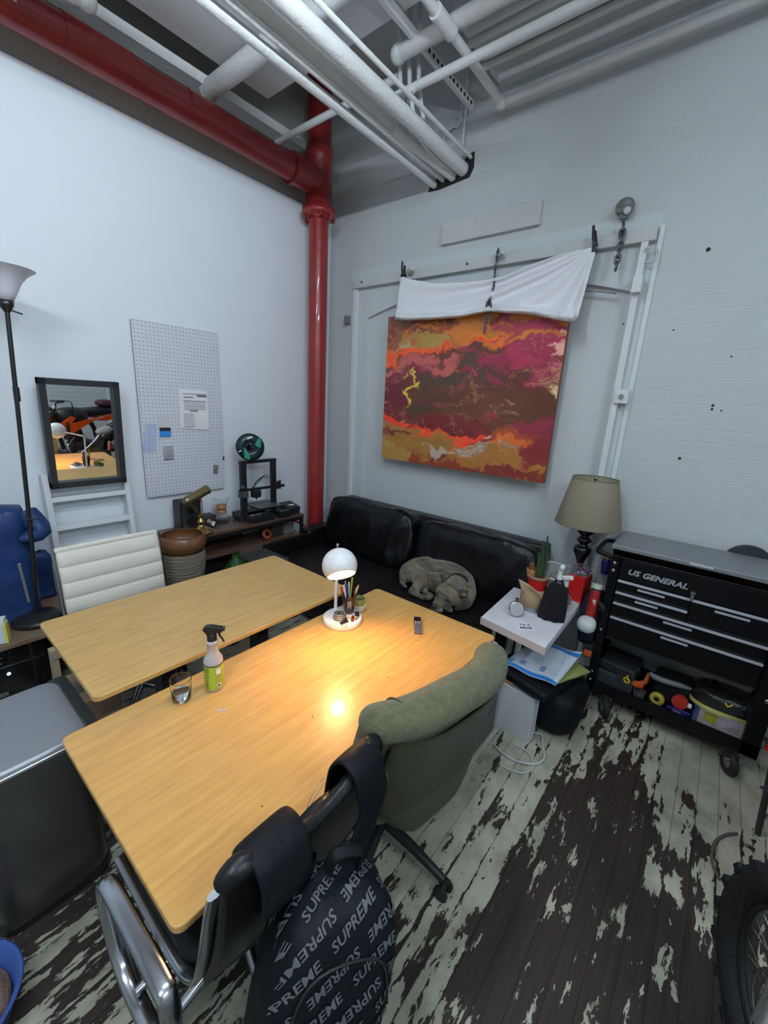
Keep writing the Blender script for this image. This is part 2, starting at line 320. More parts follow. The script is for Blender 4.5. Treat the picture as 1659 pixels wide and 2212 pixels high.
# arch lintel: fills the opening above an arched line
arch=[]; ys=np.linspace(.62,2.72,25)
for y in ys: t=(y-1.67)/1.05; arch.append((y,2.50+.16*(1-t*t)))
poly=[(2.93,2.9),(.52,2.9),(.52,0),(.60,0),(.62,2.42)]+arch+[(2.72,0),(2.93,0)]
T=frame((XW-.002,0,0),(0,1,0),(0,0,1)); g=G().prism(poly,.04,T); struct('trim_4',g,m_plaster)
struct('trim_5',G().bb((XW-.03,2.84,0),(XW+.02,2.88,2.8)),m_white) # left jamb board
struct('trim_6',G().bb((XW-.045,.565,0),(XW+.0,.60,2.78)).bb((XW-.012,.50,0),(XW+.0,.525,2.83)),m_white) # right jamb channel
# small plates on the jambs
solo('latch_keeper',G().bb((XW-.09,.55,2.47),(XW-.03,.6,2.56),.004),m_white,'small white metal keeper on the right door jamb','door hardware')
t=thing('junction_box','square white junction box on the right door jamb','junction box',(XW-.045,.545,1.85))
part('box',G().box((0.0,0,.04),(.05,.075,.085),.004),m_white,t); part('knob',G().cyl((-.025,0,.04),(-.04,0,.04),.014,n=12),m_alu,t)
solo('door_bracket',G().bb((XW-.05,2.93,2.46),(XW+.002,2.97,2.53),.003),M('grey_bracket',(.2,.21,.21),.5),'small grey bracket by the left door jamb near the red pipe','bracket')
# wall holes and scars
g=G()
for (x,y,r) in ((1530,539,.011),(1540,876,.008),(1538,884,.007),(1558,887,.005),(1468,990,.009),(1347,700,.005),(1345,737,.004),(1455,713,.005),(1580,770,.005)):
    p=pxx(x,y,XW); g.cyl(p+Vector((-.001,0,0)),p+Vector((.006,0,0)),r,n=10)
struct('trim_7',g,M('hole_dark',(.04,.04,.04),.9))
# marks where a sill line and a ledge show on the wall
g=G(); g.tube([pxx(1205,624,XW-.03),pxx(1250,628,XW-.03),pxx(1300,630,XW-.03),pxx(1330,634,XW-.03)],.006,6,sub=3)
solo('wall_wire',g,M('grey_wire',(.25,.26,.25),.6),'thin grey wire stub on the wall right of the cloth','wire')
# ================= RED SPRINKLER PIPE =================
m_redp=M('red_gloss_paint',(.27,.019,.020),.34,bump=.25,bs=14,var=.12,vs=7,coat=.3)
vx,vy=2.745,3.05
t=thing('red_sprinkler_pipe','thick red painted standpipe rising in the corner with horizontal branch','pipe',(vx,vy,0))
wpart('vertical_pipe',G().cyl((vx,vy,0),(vx,vy,3.32),.083,n=32).cyl((vx,vy,3.32),(vx,vy,ZC),.098,n=32),m_redp,t)
wpart('horizontal_pipe',G().cyl((-3,vy,3.505),(vx,vy,3.50),.088,n=32),m_redp,t)
g=G().lathe([(.10,0),(.10,.02),(.142,.022),(.142,.075),(.11,.08),(.11,.22),(.103,.27),(.103,.42),(.112,.44),(.112,.5),(.1,.51)],(vx,vy,3.235),32)
g.cyl((vx-.28,vy,3.503),(vx,vy,3.502),.101,n=32); g.cyl((vx-.3,vy,3.503),(vx-.26,vy,3.503),.11,n=32)
for k in range(8): a=k*PI/4+.2; g.cyl((vx+.125*math.cos(a),vy+.125*math.sin(a),3.23),(vx+.125*math.cos(a),vy+.125*math.sin(a),3.26),.014,n=8)
wpart('tee_fitting',g,m_redp,t)
g=G().cyl((.98,vy,3.507),(1.30,vy,3.507),.094,n=32)
wpart('coupling',g,m_redp,t); wpart('coupling',G().cyl((1.62,vy,3.505),(1.95,vy,3.505),.092,n=32),m_redp,t)
p=py(18,12,2.98); wpart('pipe_clamp',G().box((p.x,2.965,3.56),(.06,.012,.16),.003).cyl((p.x,2.96,3.6),(p.x,2.95,3.6),.012),m_ceilw,t,'white clamp plate')
# ================= CEILING PIPES =================
def pipe(label,pts,r,extra=None,name='ceiling_pipe',mat=None,sub=0,n=16,cat='pipe',group=None):
    g=G().tube(pts,r,n,sub=sub)
    if extra: extra(g)
    return solo(name,g,mat or m_ceilw,label,cat,group)
def run(y,z,x0=-3,x1=3.09): return [(x0,y,z),(x1,y,z)]
pipe('lowest leftmost white pipe of the bundle entering the right wall',run(2.095,3.385),.026)
pipe('dark-shadowed second white conduit beside the lowest pipe of the bundle',run(2.02,3.40),.018)
def cap(g): g.lathe([(.0001,0),(.045,0),(.056,.01),(.056,.055),(.046,.06)],(2.38,2.03,3.46),20,rot(0,90,0))
t=thing('insulated_pipe','thick white insulated pipe ending in a collar before the right wall','pipe',(0,2.03,3.46))
wpart('insulation',G().cyl((-3,2.03,3.46),(2.40,2.03,3.46),.047,n=20),m_ceilw,t)
wpart('pipe_end',G().cyl((2.40,2.005,3.43),(3.09,1.935,3.40),.032,n=16),m_ceilw,t)
wpart('collar',G().cyl((2.39,2.03,3.46),(2.45,2.03,3.46),.055,n=20),m_ceilw,t)
pipe('thick white pipe of the bundle, right of the insulated one',run(1.855,3.425),.043)
pipe('thin white conduit, rightmost of the bundle entering the wall',run(1.80,3.485),.013)
pipe('short thick white pipe crossing from the red pipe to the bundle',[(1.82,3.13,3.70),(1.82,1.4,3.70)],.055)
pipe('thin white rod crossing from the wall near the red corner pipe',[(2.43,3.2,3.70),(2.43,2.0,3.70)],.023)
pipe('white pipe running beside the right wall from an elbow',[(2.9,-3,3.65),(2.9,1.45,3.65),(2.9,1.53,3.65),(2.82,1.53,3.65),(-3,1.53,3.65)],.024,lambda g:g.ell((2.9,1.53,3.65),.038).cyl((2.28,1.53,3.65),(2.12,1.53,3.65),.036,n=16))
pipe('long white pipe crossing under the ceiling above the perforated strut',[(2.42,-3,3.60),(2.42,2.12,3.60)],.024)
pipe('thick white pipe high under the ceiling above the conduit drop',[(2.34,-3,3.74),(2.34,1.93,3.74)],.04,lambda g:g.ell((2.34,1.93,3.74),.048))
p0=py(200,75,2.9)
pipe('white pipe elbow hanging over the red pipe at the upper left',[(1.02,2.2,3.72),(1.06,2.86,3.68),(1.06,2.92,3.64),(1.0,2.92,3.62),(.2,2.92,3.62),(-2.8,2.92,3.62)],.04,lambda g:g.ell((1.06,2.92,3.64),.055).cyl((1.06,2.84,3.69),(1.05,2.74,3.7),.052,n=16))
# curved conduit drops
for i,(lab,dx,dy) in enumerate((('leftmost curved conduit dropping from the ceiling into the pipe bundle',0,0),('middle curved conduit dropping into the pipe bundle',.035,-.045),('rightmost curved conduit dropping into the pipe bundle',.07,-.09))):
    pts=[(2.40+dx,1.99+dy,4.2),(2.42+dx,1.98+dy,3.75),(2.45+dx,1.975+dy,3.6),(2.52+dx,1.97+dy,3.47),(2.66+dx,1.965+dy*.8,3.42),(3.08,1.955+dy*.9,3.405)]
    pipe(lab,pts,.014,sub=4,n=10,name='conduit',cat='conduit')
# strut channel with holes
g=G().bb((-3,1.79,3.74),(3.0,1.815,3.79)); solo('perforated_strut',g,m_ceilw,'perforated white steel strut running up to the right wall','strut')
g=G()
for k in range(12): g.box((2.45+.047*k,1.789,3.765),(.02,.004,.018),.001)
solo('strut_slot_row',g,M('slot_dark',(.02,.02,.02),.9),'row of dark slots along the perforated ceiling strut','slots',kind='stuff')
pipe('thin white cable hanging in a loop near the right wall top',[(3.03,1.86,4.1),(3.02,1.9,3.72),(3.02,1.95,3.7),(3.02,2.02,3.66),(3.02,2.02,3.46)],.008,sub=4,n=8,name='ceiling_cable',cat='cable')
pipe('threaded hanger rod above the bundle of pipes at the wall',[(2.97,1.83,3.9),(2.97,1.83,3.5)],.006,n=8,name='hanger_rod',cat='rod')
for i,(x,lab) in enumerate(((1.35,'hanger rod above the insulated pipe, towards the camera'),(2.62,'hanger rod beside the curved conduits'))): pipe(lab,[(x,2.06,3.48),(x,2.06,3.82)],.006,n=8,name='hanger_rod',cat='rod')
solo('pipe_hanger',G().box((2.30,1.95,3.50),(.03,.36,.02),.003),m_ceilw,'short white hanger bar spanning the thick pipes','pipe hanger')
# wall hole where the pipes pass
struct('trim_8',G().prism([(2.15,3.35),(2.05,3.345),(1.80,3.365),(1.77,3.42),(1.775,3.515),(1.83,3.505),(1.86,3.46),(1.95,3.44),(2.12,3.41)],.006,frame((XW-.006,0,0),(0,1,0),(0,0,1))),M('hole_shadow',(.02,.02,.02),.95))
# ================= DOOR TRACK, CHAINS, CLOTH, PAINTING =================
m_oldw=M('old_white_wood',(.56,.58,.56),.6,bump=.12,bs=20,var=.05,vs=6)
g=G().bb((XW-.035,1.225,2.955),(XW-.001,1.98,3.10),.004); t=solo('wall_board',g,m_oldw,'white painted board fixed flat above the door track','board')
solo('door_track',G().bb((XW-.05,.53,2.745),(XW-.003,2.87,2.815),.003),m_oldw,'long white sliding-door rail above the cloth','door track')
for lab,y in (('flattened white bolt on the door track right of the left clamp',2.22),('white bolt standing on the door track behind the middle chain',1.47)):
    solo('track_bolt',G().cyl((XW-.06,y,2.79),(XW-.12,y-.05,2.80),.022,.014,12).ell((XW-.06,y,2.80),.03),m_oldw,lab,'bolt')
for lab,y in (('small rivet at the left end of the door track',2.76),('small rivet on the door track left of the middle chain',1.72)):
    solo('track_rivet',G().cyl((XW-.04,y,2.785),(XW-.058,y,2.785),.01,n=10),m_alu,lab,'rivet')
t=thing('pulley_bracket','grimy white pulley bracket above the right end of the door track','pulley',(XW,.72,2.9))
wpart('mount',G().ell((XW-.03,.725,2.95),(.03,.05,.05)).box((XW-.03,.72,2.93),(.04,.05,.09),.01).cyl((XW-.05,.76,2.93),(XW-.05,.68,2.93),.02,n=12),M('grimy_metal',(.2,.2,.18),.6,bump=.6,bs=40,var=.4,vs=20),t)
wpart('wheel',G().ell((XW-.07,.70,2.915),(.014,.02,.02)),m_oldw,t)
m_chain=M('chain_metal',(.16,.16,.16),.4,.9)
def chain(label,P,link=.03,r=.0042):
    P=spline([Vector(p) for p in P],12); d=[0]
    for a,b in zip(P,P[1:]): d.append(d[-1]+(b-a).length)
    g=G(); n=int(d[-1]/(link*.72)); k=0
    for i in range(n):
        s_=i*link*.72
        while k<len(d)-2 and d[k+1]<s_: k+=1
        p=P[k]; tg=(P[k+1]-P[k]).normalized(); q=Vector((0,1,0)).rotation_difference(tg).to_matrix()
        pts=[]
        for a in range(12):
            th=2*PI*a/12; v=Vector((math.cos(th)*link*.26,math.sin(th)*link*.26+(link*.24 if math.sin(th)>0 else -link*.24),0))
            if i%2: v=Vector((0,v.y,v.x))
            pts.append(p+q@v)
        g.tube(pts,r,5,closed=True)
    return solo('hanging_chain',g,m_chain,label,'chain')
chain('long thin chain hanging over the cloth from the track middle',[pxx(1076,540,2.96),pxx(1070,580,2.94),pxx(1066,620,2.93),pxx(1056,655,2.9)],.026,.0035)
chain('loose chain tail dangling over the painting',[pxx(1052,655,2.9),pxx(1049,690,2.91),pxx(1045,725,2.92)],.026,.0035)
chain('shorter chain tail beside the clamp at the cloth bottom',[pxx(1060,655,2.9),pxx(1060,680,2.9),pxx(1056,696,2.9)],.026,.0035)
chain('chunky chain with hook hanging free right of the cloth',[pxx(1346,490,2.98),pxx(1340,530,2.97),pxx(1334,560,2.96),pxx(1326,602,2.95)],.05,.007)
def clamp(label,p,tilt,yaw=0):
    t=thing('spring_clamp',label,'clamp',p)
    q=rot(0,0,yaw)@Matrix.Rotation(R(tilt),3,'X')
    g=G(); g.tube([q@Vector((0,0,0)),q@Vector((-.01,.012,.05)),q@Vector((-.012,.016,.10))],[.012,.009,.008],8); part('handle',g,m_black,t)
    g=G(); g.tube([q@Vector((0.02,0,0)),q@Vector((.018,.006,.04)),q@Vector((.02,.012,.08))],[.012,.009,.008],8); part('handle',g,m_black,t)
    part('jaw',G().box(q@Vector((.005,0,-.022)),(.035,.026,.05),.006,q).cyl(q@Vector((.03,0,0)),q@Vector((-.02,0,0)),.013,n=10),m_black,t)
clamp('black spring clamp at the upper left corner of the cloth',pxx(871,596,2.955),5)
clamp('black spring clamp at the upper right corner of the cloth',pxx(1285,528,2.955),-3)
clamp('black spring clamp holding the chain at the cloth bottom',pxx(1055,660,2.93),25,10)
# hook loop at right end of track
g=G().tube([pxx(1395,545,3.0),pxx(1397,535,2.99),pxx(1418,538,2.99),pxx(1416,560,2.99),pxx(1405,568,2.99),pxx(1393,567,3.0)],.006,6,sub=3)
solo('door_hook',g,m_oldw,'bent white wire hook at the right end of the door track','hook')
# cloth
m_cloth=M('white_cotton',(.80,.80,.83),.9,bump=.1,bs=15,sheen=.2)
top=[(866,596),(890,604),(940,612),(1000,610),(1050,605),(1090,596),(1140,574),(1200,553),(1250,540),(1290,532)]
bot=[(853,690),(880,692),(930,690),(990,686),(1040,676),(1062,672),(1090,676),(1150,680),(1200,690),(1232,696),(1246,692)]
def cloth_pt(u,v):
    a=np.interp(u,np.linspace(0,1,len(top)),[p[0] for p in top]),np.interp(u,np.linspace(0,1,len(top)),[p[1] for p in top])
    b=np.interp(u,np.linspace(0,1,len(bot)),[p[0] for p in bot]),np.interp(u,np.linspace(0,1,len(bot)),[p[1] for p in bot])
    x=a[0]+(b[0]-a[0])*v; y=a[1]+(b[1]-a[1])*v
    bulge=.05*math.exp(-((v-.93)/.07)**2)*(1-math.exp(-((u-.5)/.02)**2)*.8)*(1+.25*math.sin(u*70)) 
    d=.03+bulge+.05*v
    # folds fanning out from the right clamp
    ang=math.atan2(v*.55+.02,(1.0-u)+.001); dist=math.hypot(v*.4,1-u); d+=.022*math.sin(ang*15+.6)*min(1,dist*2.5)*math.exp(-dist*1.1)*1.6
    d+=.006*math.sin(u*30+v*9)*v+.010*math.sin(u*95+7*v+2*math.sin(u*17))*(v>.7)*((v-.7)/.3)
    d+=.01*math.sin(v*5-.5)*math.exp(-(u/.1)**2)
    return pxx(x,y,XW-.07-d)
g=G(); g.grid(lambda u,v:cloth_pt(u,v),120,50); c=solo('white_cloth',g,m_cloth,'white cotton sheet clamped over the top of the painting','cloth'); solid(c,.004)
# ---- painting (canvas with poured paint) ----
t=thing('canvas_painting','large abstract poured-paint canvas in red, orange and magenta swirls','painting',(2.99,1.665,1.285))
y0,y1,z0,z1=.925,2.405,1.285,2.47
wpart('canvas_edge',G().bb((2.962,y0,z0),(2.999,y1,z1),.003),M('canvas_side',(.25,.06,.03),.7),t)
nu,nv=440,350
uu,vv=np.meshgrid(np.linspace(0,1,nu),np.linspace(0,1,nv))
wx=(vnoise(uu*5,vv*8,3,6)-.5)*.26+(vnoise(uu*18,vv*26,5,4)-.5)*.07
wy=(vnoise(uu*5+40,vv*6+3,9,6)-.5)*.17+(vnoise(uu*20+4,vv*12,11,5)-.5)*.075+(vnoise(uu*55+4,vv*30,12,3)-.5)*.02
arch_=.055*np.sin(PI*uu)*(vv-.5)*2   # bands bow outward like a vortex
U=uu+wx; V=vv+wy-arch_*.5
U2=U+(vnoise(U*7,V*11,61,6)-.5)*.16; V2=V+(vnoise(U*6+9,V*13+2,62,6)-.5)*.085
B=[((.115,.05,.035),.15,.96,.22,.05,0),((.14,.035,.02),.3,.89,.3,.05,0),((.33,.13,.03),.3,.96,.12,.03,0),((.40,.16,.03),.72,.93,.2,.05,.1),((.42,.15,.02),.55,.82,.2,.05,.1),((.33,.11,.02),.3,.82,.18,.04,0),
((.28,.21,.05),.2,.79,.1,.03,.1),((.30,.28,.2),.1,.78,.05,.02,.05),((.62,.09,.02),.2,.735,.13,.025,.1),((.75,.035,.012),.63,.79,.06,.025,.1),((.26,.03,.08),.85,.86,.13,.1,.1),((.22,.02,.07),.75,.64,.14,.06,.1),((.30,.03,.09),.72,.72,.2,.04,0),
((.58,.36,.36),.985,.9,.03,.09,-.3),((.5,.3,.3),.95,.66,.05,.035,-.2),((.42,.2,.2),.88,.72,.05,.02,-.3),((.55,.42,.34),.97,.52,.04,.05,0),((.33,.08,.09),.2,.67,.2,.03,.1),((.18,.02,.06),.14,.62,.12,.03,0),
((.085,.03,.02),.48,.5,.3,.13,.25),((.055,.035,.022),.32,.52,.12,.07,.2),((.06,.04,.025),.57,.63,.1,.05,.1),((.07,.04,.025),.9,.4,.14,.05,.1),((.17,.045,.04),.45,.48,.07,.06,.1),((.22,.03,.03),.64,.37,.12,.03,.1),((.1,.035,.025),.6,.42,.2,.08,.2),
((.11,.012,.025),.12,.46,.08,.14,.2),((.12,.014,.02),.3,.31,.25,.04,.2),((.36,.11,.14),.04,.45,.04,.14,.05),((.5,.42,.06),.2,.5,.02,.05,.0),((.45,.38,.08),.15,.57,.04,.02,.0),((.27,.17,.1),.85,.54,.09,.05,.1),((.6,.55,.2),.83,.57,.03,.015,0),
((.78,.05,.015),.13,.265,.1,.028,.25),((.78,.055,.015),.3,.235,.14,.028,.25),((.74,.05,.015),.5,.185,.12,.026,.2),((.24,.14,.03),.25,.15,.25,.05,.1),((.26,.13,.03),.75,.09,.2,.05,.1),((.3,.29,.3),.37,.11,.1,.018,.1),((.3,.29,.3),.58,.15,.08,.018,.1),((.3,.28,.28),.72,.19,.09,.02,.1),
((.14,.02,.02),.85,.04,.2,.04,.1),((.16,.02,.03),.97,.25,.05,.12,.0),((.26,.05,.02),.85,.24,.12,.025,.1),((.2,.04,.025),.6,.03,.2,.03,.1),((.34,.05,.03),.04,.3,.05,.05,0),((.5,.45,.4),.72,.245,.1,.01,0),((.2,.07,.03),.04,.85,.05,.08,0),((.3,.2,.06),.03,.06,.06,.06,0),
((.18,.02,.05),.95,.33,.07,.05,0),((.45,.12,.02),.8,.2,.12,.015,0)]
sc=[]
for k,(c,cu,cv,su,sv,w) in enumerate(B):
    n=vnoise(U2*7+k*7.3,V2*19+k*3.1,20+k,6)-.5
    sc.append(-((U2-cu)/su)**2*.42-((V2-cv)/sv)**2*.42+n*5.0+w*2.4)
sc=np.array(sc); o=np.argsort(-sc,axis=0)[:2]; cols=np.array([b[0] for b in B]); s1=np.take_along_axis(sc,o[0:1],0)[0]; s2=np.take_along_axis(sc,o[1:2],0)[0]
k=np.clip((s1-s2)/.42,0,1)[...,None]; c1=cols[o[0]]; c2=cols[o[1]]; colr=c1*(.5+.5*k)+c2*(.5-.5*k)
vein=np.exp(-((vnoise(U*7+3,V*12+8,77,6)-.5)/.011)**2)*(vnoise(uu*4,vv*4,78,3)>.5)*.55
colr=colr*(1-vein[...,None]*.7)+np.array([.50,.30,.16])*vein[...,None]*.7
shade_=.86+.66*vnoise(U2*5,V2*42,91,5); colr=colr*shade_[...,None]
g=G(); g.grid(lambda u,v:Vector((2.9612,y1-(y1-y0)*u,z0+(z1-z0)*v)),nu,nv,False)
m=M('poured_paint',(.3,.1,.05),.35,coat=.25); nt=m.node_tree; an=nt.nodes.new('ShaderNodeVertexColor'); an.layer_name='Paint'; nt.links.new(an.outputs['Color'],nt.nodes['Principled BSDF'].inputs['Base Color'])
cv=wpart('painted_face',g,m,t,'swirled poured paint surface')
ca=cv.data.color_attributes.new('Paint','FLOAT_COLOR','POINT'); a4=np.ones((nu*nv,4),dtype=np.float32); a4[:,:3]=np.clip(colr.reshape(-1,3)*np.array([1.35,1.08,.85]),0,1); ca.data.foreach_set('color',a4.ravel())
# ================= LEFT WALL =================
PW=YW
wpart('hanging_cleat',G().bb((2.998,1.4,2.0),(3.086,1.9,2.06)),m_oldw,t)
# pegboard
def peg_mat():
    m=M('pegboard_white',(.62,.64,.70),.5); nt=m.node_tree; b=nt.nodes['Principled BSDF']; tc=nt.nodes.new('ShaderNodeTexCoord'); sp=nt.nodes.new('ShaderNodeSeparateXYZ'); nt.links.new(tc.outputs['Object'],sp.inputs[0])
    def ax(o):
        a=nt.nodes.new('ShaderNodeMath'); a.operation='DIVIDE'; a.inputs[1].default_value=.0254; nt.links.new(sp.outputs[o],a.inputs[0])
        f=nt.nodes.new('ShaderNodeMath'); f.operation='FRACT'; nt.links.new(a.outputs[0],f.inputs[0]); s=nt.nodes.new('ShaderNodeMath'); s.operation='SUBTRACT'; s.inputs[1].default_value=.5; nt.links.new(f.outputs[0],s.inputs[0])
        p=nt.nodes.new('ShaderNodeMath'); p.operation='POWER'; p.inputs[1].default_value=2; nt.links.new(s.outputs[0],p.inputs[0]); return p.outputs[0]
    ad=nt.nodes.new('ShaderNodeMath'); ad.operation='ADD'; nt.links.new(ax('X'),ad.inputs[0]); nt.links.new(ax('Z'),ad.inputs[1])
    lt=nt.nodes.new('ShaderNodeMath'); lt.operation='LESS_THAN'; lt.inputs[1].default_value=.0165; nt.links.new(ad.outputs[0],lt.inputs[0])
    mx=nt.nodes.new('ShaderNodeMixRGB'); mx.inputs[1].default_value=(.62,.64,.70,1); mx.inputs[2].default_value=(.10,.10,.20,1); nt.links.new(lt.outputs[0],mx.inputs[0]); nt.links.new(mx.outputs[0],b.inputs['Base Color']); return m
t=thing('pegboard','tall white pegboard fixed to the left wall','pegboard',(1.545,PW,1.005))
wpart('perforated_panel',G().bb((1.24,PW-.03,1.005),(1.85,PW-.022,2.22)),peg_mat(),t)
wpart('backing_frame',G().bb((1.245,PW-.022,1.01),(1.265,PW,2.215)).bb((1.825,PW-.022,1.01),(1.845,PW,2.215)).bb((1.245,PW-.022,1.01),(1.845,PW,1.03)).bb((1.245,PW-.022,2.195),(1.845,PW,2.215)),M('raw_fibreboard',(.25,.14,.09),.8),t)
PB=PW-.031
t=thing('paper_notice','white printed form sheets pinned on the pegboard','paper',(1.63,PB,1.49))
wpart('rear_sheet',G().prism([(1.515,1.505),(1.735,1.495),(1.74,1.78),(1.525,1.79)],.002,Matrix(((1,0,0,0),(0,0,-1,PB),(0,1,0,0),(0,0,0,1)))),m_paper,t)
FB=Matrix(((1,0,0,0),(0,0,-1,PB-.006),(0,1,0,0),(0,0,0,1)))
wpart('front_sheet',G().grid(lambda u,v:Vector((1.53+.205*u,PB-.006-.008*math.sin(v*3)*(.4+u*.3),1.495+.28*v+.012*(.5-u))),12,16),m_paper,t)
g=G()
for (a,b,z,h) in ((.01,.195,.262,.003),(.12,.195,.245,.012),(.01,.19,.21,.003),(.02,.09,.235,.006),(.03,.16,.17,.002),(.06,.12,.135,.008)):
    g.bb((1.53+a,PB-.0165,1.495+z),(1.53+b,PB-.0155,1.495+z+h))
wpart('print_line',g,M('print_grey',(.18,.18,.22),.8),t)
g=G()
for (a,b,z,h) in ((.02,.185,.15,.055),(.01,.09,.02,.1)): g.bb((1.53+a,PB-.0158,1.495+z),(1.53+b,PB-.0152,1.495+z+h))
wpart('shaded_box',g,M('print_pale',(.55,.55,.6),.8),t)
g=G()
for i in range(10):
    for j in range(2): g.torus((1.262+.05*j+.003*i*.3,PB-.003,1.35+.019*i),.004+.0008*i*(j==0)+.0005*(10-i)*(j==1),.0012,rot(90,0,0),14,5)
g2=G().prism([(1.235,1.335),(1.325,1.335),(1.345,1.535),(1.265,1.54)],.0015,Matrix(((1,0,0,0),(0,0,-1,PB),(0,1,0,0),(0,0,0,1))))
t=thing('drawing_template','clear bluish circle-template strip hung left on the pegboard','stencil',(1.29,PB,1.33)); wpart('sheet',g2,M('stencil_plastic',(.45,.48,.68),.25,coat=.4),t); wpart('cutout',g,M('stencil_cut',(.75,.77,.85),.4),t)
t=thing('card_packet','clear blister packet with blue and black card on the pegboard','packet',(1.40,PB,1.44))
wpart('blister',G().prism(rrect(.08,.10,.01,4,1.40,1.54),.004,Matrix(((1,0,0,0),(0,0,-1,PB),(0,1,0,0),(0,0,0,1)))),M('blister',(.6,.6,.62),.2),t)
wpart('blue_card',G().bb((1.362,PB-.010,1.445),(1.438,PB,1.485)),M('card_blue',(.03,.25,.72),.5),t); wpart('black_card',G().bb((1.362,PB-.011,1.485),(1.438,PB,1.51)),m_ink,t)
t=thing('parts_bag','small clear zip bag of grey parts on the pegboard','bag',(1.41,PB,1.27)); wpart('pouch',G().box((1.41,PB-.006,1.325),(.072,.012,.10),.005,seg=3),M('grey_pouch',(.33,.35,.36),.3,var=.35,vs=40),t)
t=thing('sticky_note','small olive scrap stuck at the lower right of the pegboard','note',(1.78,PB,1.13)); wpart('patch',G().box((1.78,PB-.003,1.17),(.04,.005,.07),.001,rot(0,8,0)),M('olive_scrap',(.2,.19,.13),.7,var=.3,vs=40),t)
solo('wall_clip',G().box((1.862,PW-.006,1.25),(.025,.012,.028),.003),M('navy_clip',(.01,.01,.08),.5),'tiny dark blue clip on the left wall beside the pegboard','clip')
# mirror (leans out a little at the top)
m_mir=M('mirror_silver',(.9,.92,.92),.0,1); m_fr=M('black_wood_frame',(.022,.026,.03),.4)
mx0,mx1,mz0,mz1=.675,1.09,1.155,1.81
t=thing('wall_mirror','black framed mirror resting above the white ladder','mirror',((mx0+mx1)/2,PW-.03,mz0))
tilt=Matrix.Translation((0,PW-.05,mz0))@Matrix.Rotation(R(MIR_TILT),4,'X')@Matrix.Rotation(0,4,'Y')
w=.035; D=.05
def MB(a,b): 
    g=G(); g.M=tilt; return g.bb(a,b,.002)
g=G(); g.M=tilt; H_=mz1-mz0
g.bb((mx0,-D,0),(mx0+w,.0,H_)).bb((mx1-w,-D,0),(mx1,.0,H_)).bb((mx0,-D,0),(mx1,.0,w)).bb((mx0,-D,H_-w),(mx1,.0,H_))
wpart('frame',g,m_fr,t)
g=G(); g.M=tilt; g.bb((mx0+w,-.018,w),(mx1-w,-.012,H_-w)); wpart('glass',g,m_mir,t,'reflecting glass')
# ladder
t=thing('wooden_ladder','white painted wooden ladder leaning on the left wall','ladder',(.87,3.12,0))
def lp(x,z): return Vector((x,PW-.035-(1.23-z)*.10,z))
g=G()
for (x0_,x1_) in ((.655,.655),(1.10,1.105)):
    a,b=lp(x0_,1.235),lp(x1_,0.0)
    gg=G().prism(rrect(.032,.06,.004,2),(b-a).length,frame(a,(1,0,0),(b-a).cross(Vector((1,0,0)))))
    wpart('rail',gg,m_white,t)
for z in (1.075,.895,.70,.49,.28):
    xx=0; p=lp(.87,z); wpart('rung',G().box(p,(.44+2*xx,.06,.032),.004,rot(-6,0,0)),m_white,t)
# blue tarp bundles on the low cabinet
m_tarp=M('blue_tarp',(.010,.036,.13),.45,bump=.8,bs=9,var=.2,vs=6)
g=G()
def tarpf(cx,cy,zb,sx,sy,sz,seed):
    def f(u,v):
        a=2*PI*u; e=.5; ca,sa=math.cos(a),math.sin(a); x=math.copysign(abs(ca)**e,ca)*sx; y=math.copysign(abs(sa)**e,sa)*sy; z=v*sz
        n=float(vnoise(np.array([u*9%9]),np.array([v*5.]),seed,4)[0])-.5; k=1+.13*n-.10*max(0,v-.85)/.15*(v>.85)
        if v>.97: k*=.3
        return Vector((cx+x*k,cy+y*k,zb+z+.04*n))
    return f
CT=.47 # low cabinet top level
g.grid(tarpf(.34,2.97,CT+.005,.16,.11,.65,3),48,30,cu=True); g.tube([(.50,2.92,1.08),(.53,2.86,.98),(.44,2.85,.95)],[.05,.06,.015],8,sub=4)
solo('tarp_bundle',g,m_tarp,'tall bundle wrapped in blue tarp behind the floor lamp','tarp')
g=G(); g.grid(tarpf(.555,3.14,CT+.005,.062,.045,.30,8),48,20,cu=True)
solo('tarp_bundle',g,m_tarp,'low blue tarp bundle between the lamp pole and the white chair','tarp')
g=G().box(py(52,1260,2.86),(.014,.006,.24),.002,rot(0,-3,0)); solo('silver_strip',g,M('silver_tape',(.35,.35,.36),.35,.6),'silver tape strip on the blue tarp behind the lamp','tape')
# torchiere
t=thing('floor_lamp','black torchiere floor lamp with a white glass bowl shade','floor lamp',(.455,2.82,CT))
lx,ly=.455,2.82
wpart('base',G().lathe([(.0001,0),(.112,0),(.118,.012),(.112,.028),(.085,.04),(.03,.048),(.0001,.05)],(lx,ly,CT),40),M('matte_black',(.012,.012,.012),.32,bump=.1,bs=200),t)
lt_=Vector((.545,2.84,2.10))
wpart('pole',G().tube([(lx,ly,CT+.04),(lx+.028,ly,.9),(lx+.06,ly+.01,1.5),lt_],.0105,12,sub=6),m_blackm,t)
wpart('pole_joint',G().cyl((lx+.072,ly+.013,1.68),(lx+.074,ly+.013,1.75),.014,n=14),m_blackm,t)
wpart('socket_cup',G().lathe([(.012,0),(.03,.03),(.034,.055),(.0001,.056)],lt_,20),m_blackm,t)
wpart('switch',G().cyl(lt_+Vector((.0,-.01,.015)),lt_+Vector((.055,-.02,.0)),.004,n=8),m_black,t)
wpart('shade',G().shell([(.03,0),(.05,.04),(.072,.09),(.10,.125),(.135,.15)],.004,lt_+Vector((0,0,.05)),36),M('frosted_glass_shade',(.62,.64,.72),.35),t)
solo('cable_hook',G().cyl((.475,2.80,1.07),(.53,2.79,1.07),.005,n=8),m_black,'small dark peg on the floor lamp pole','peg')
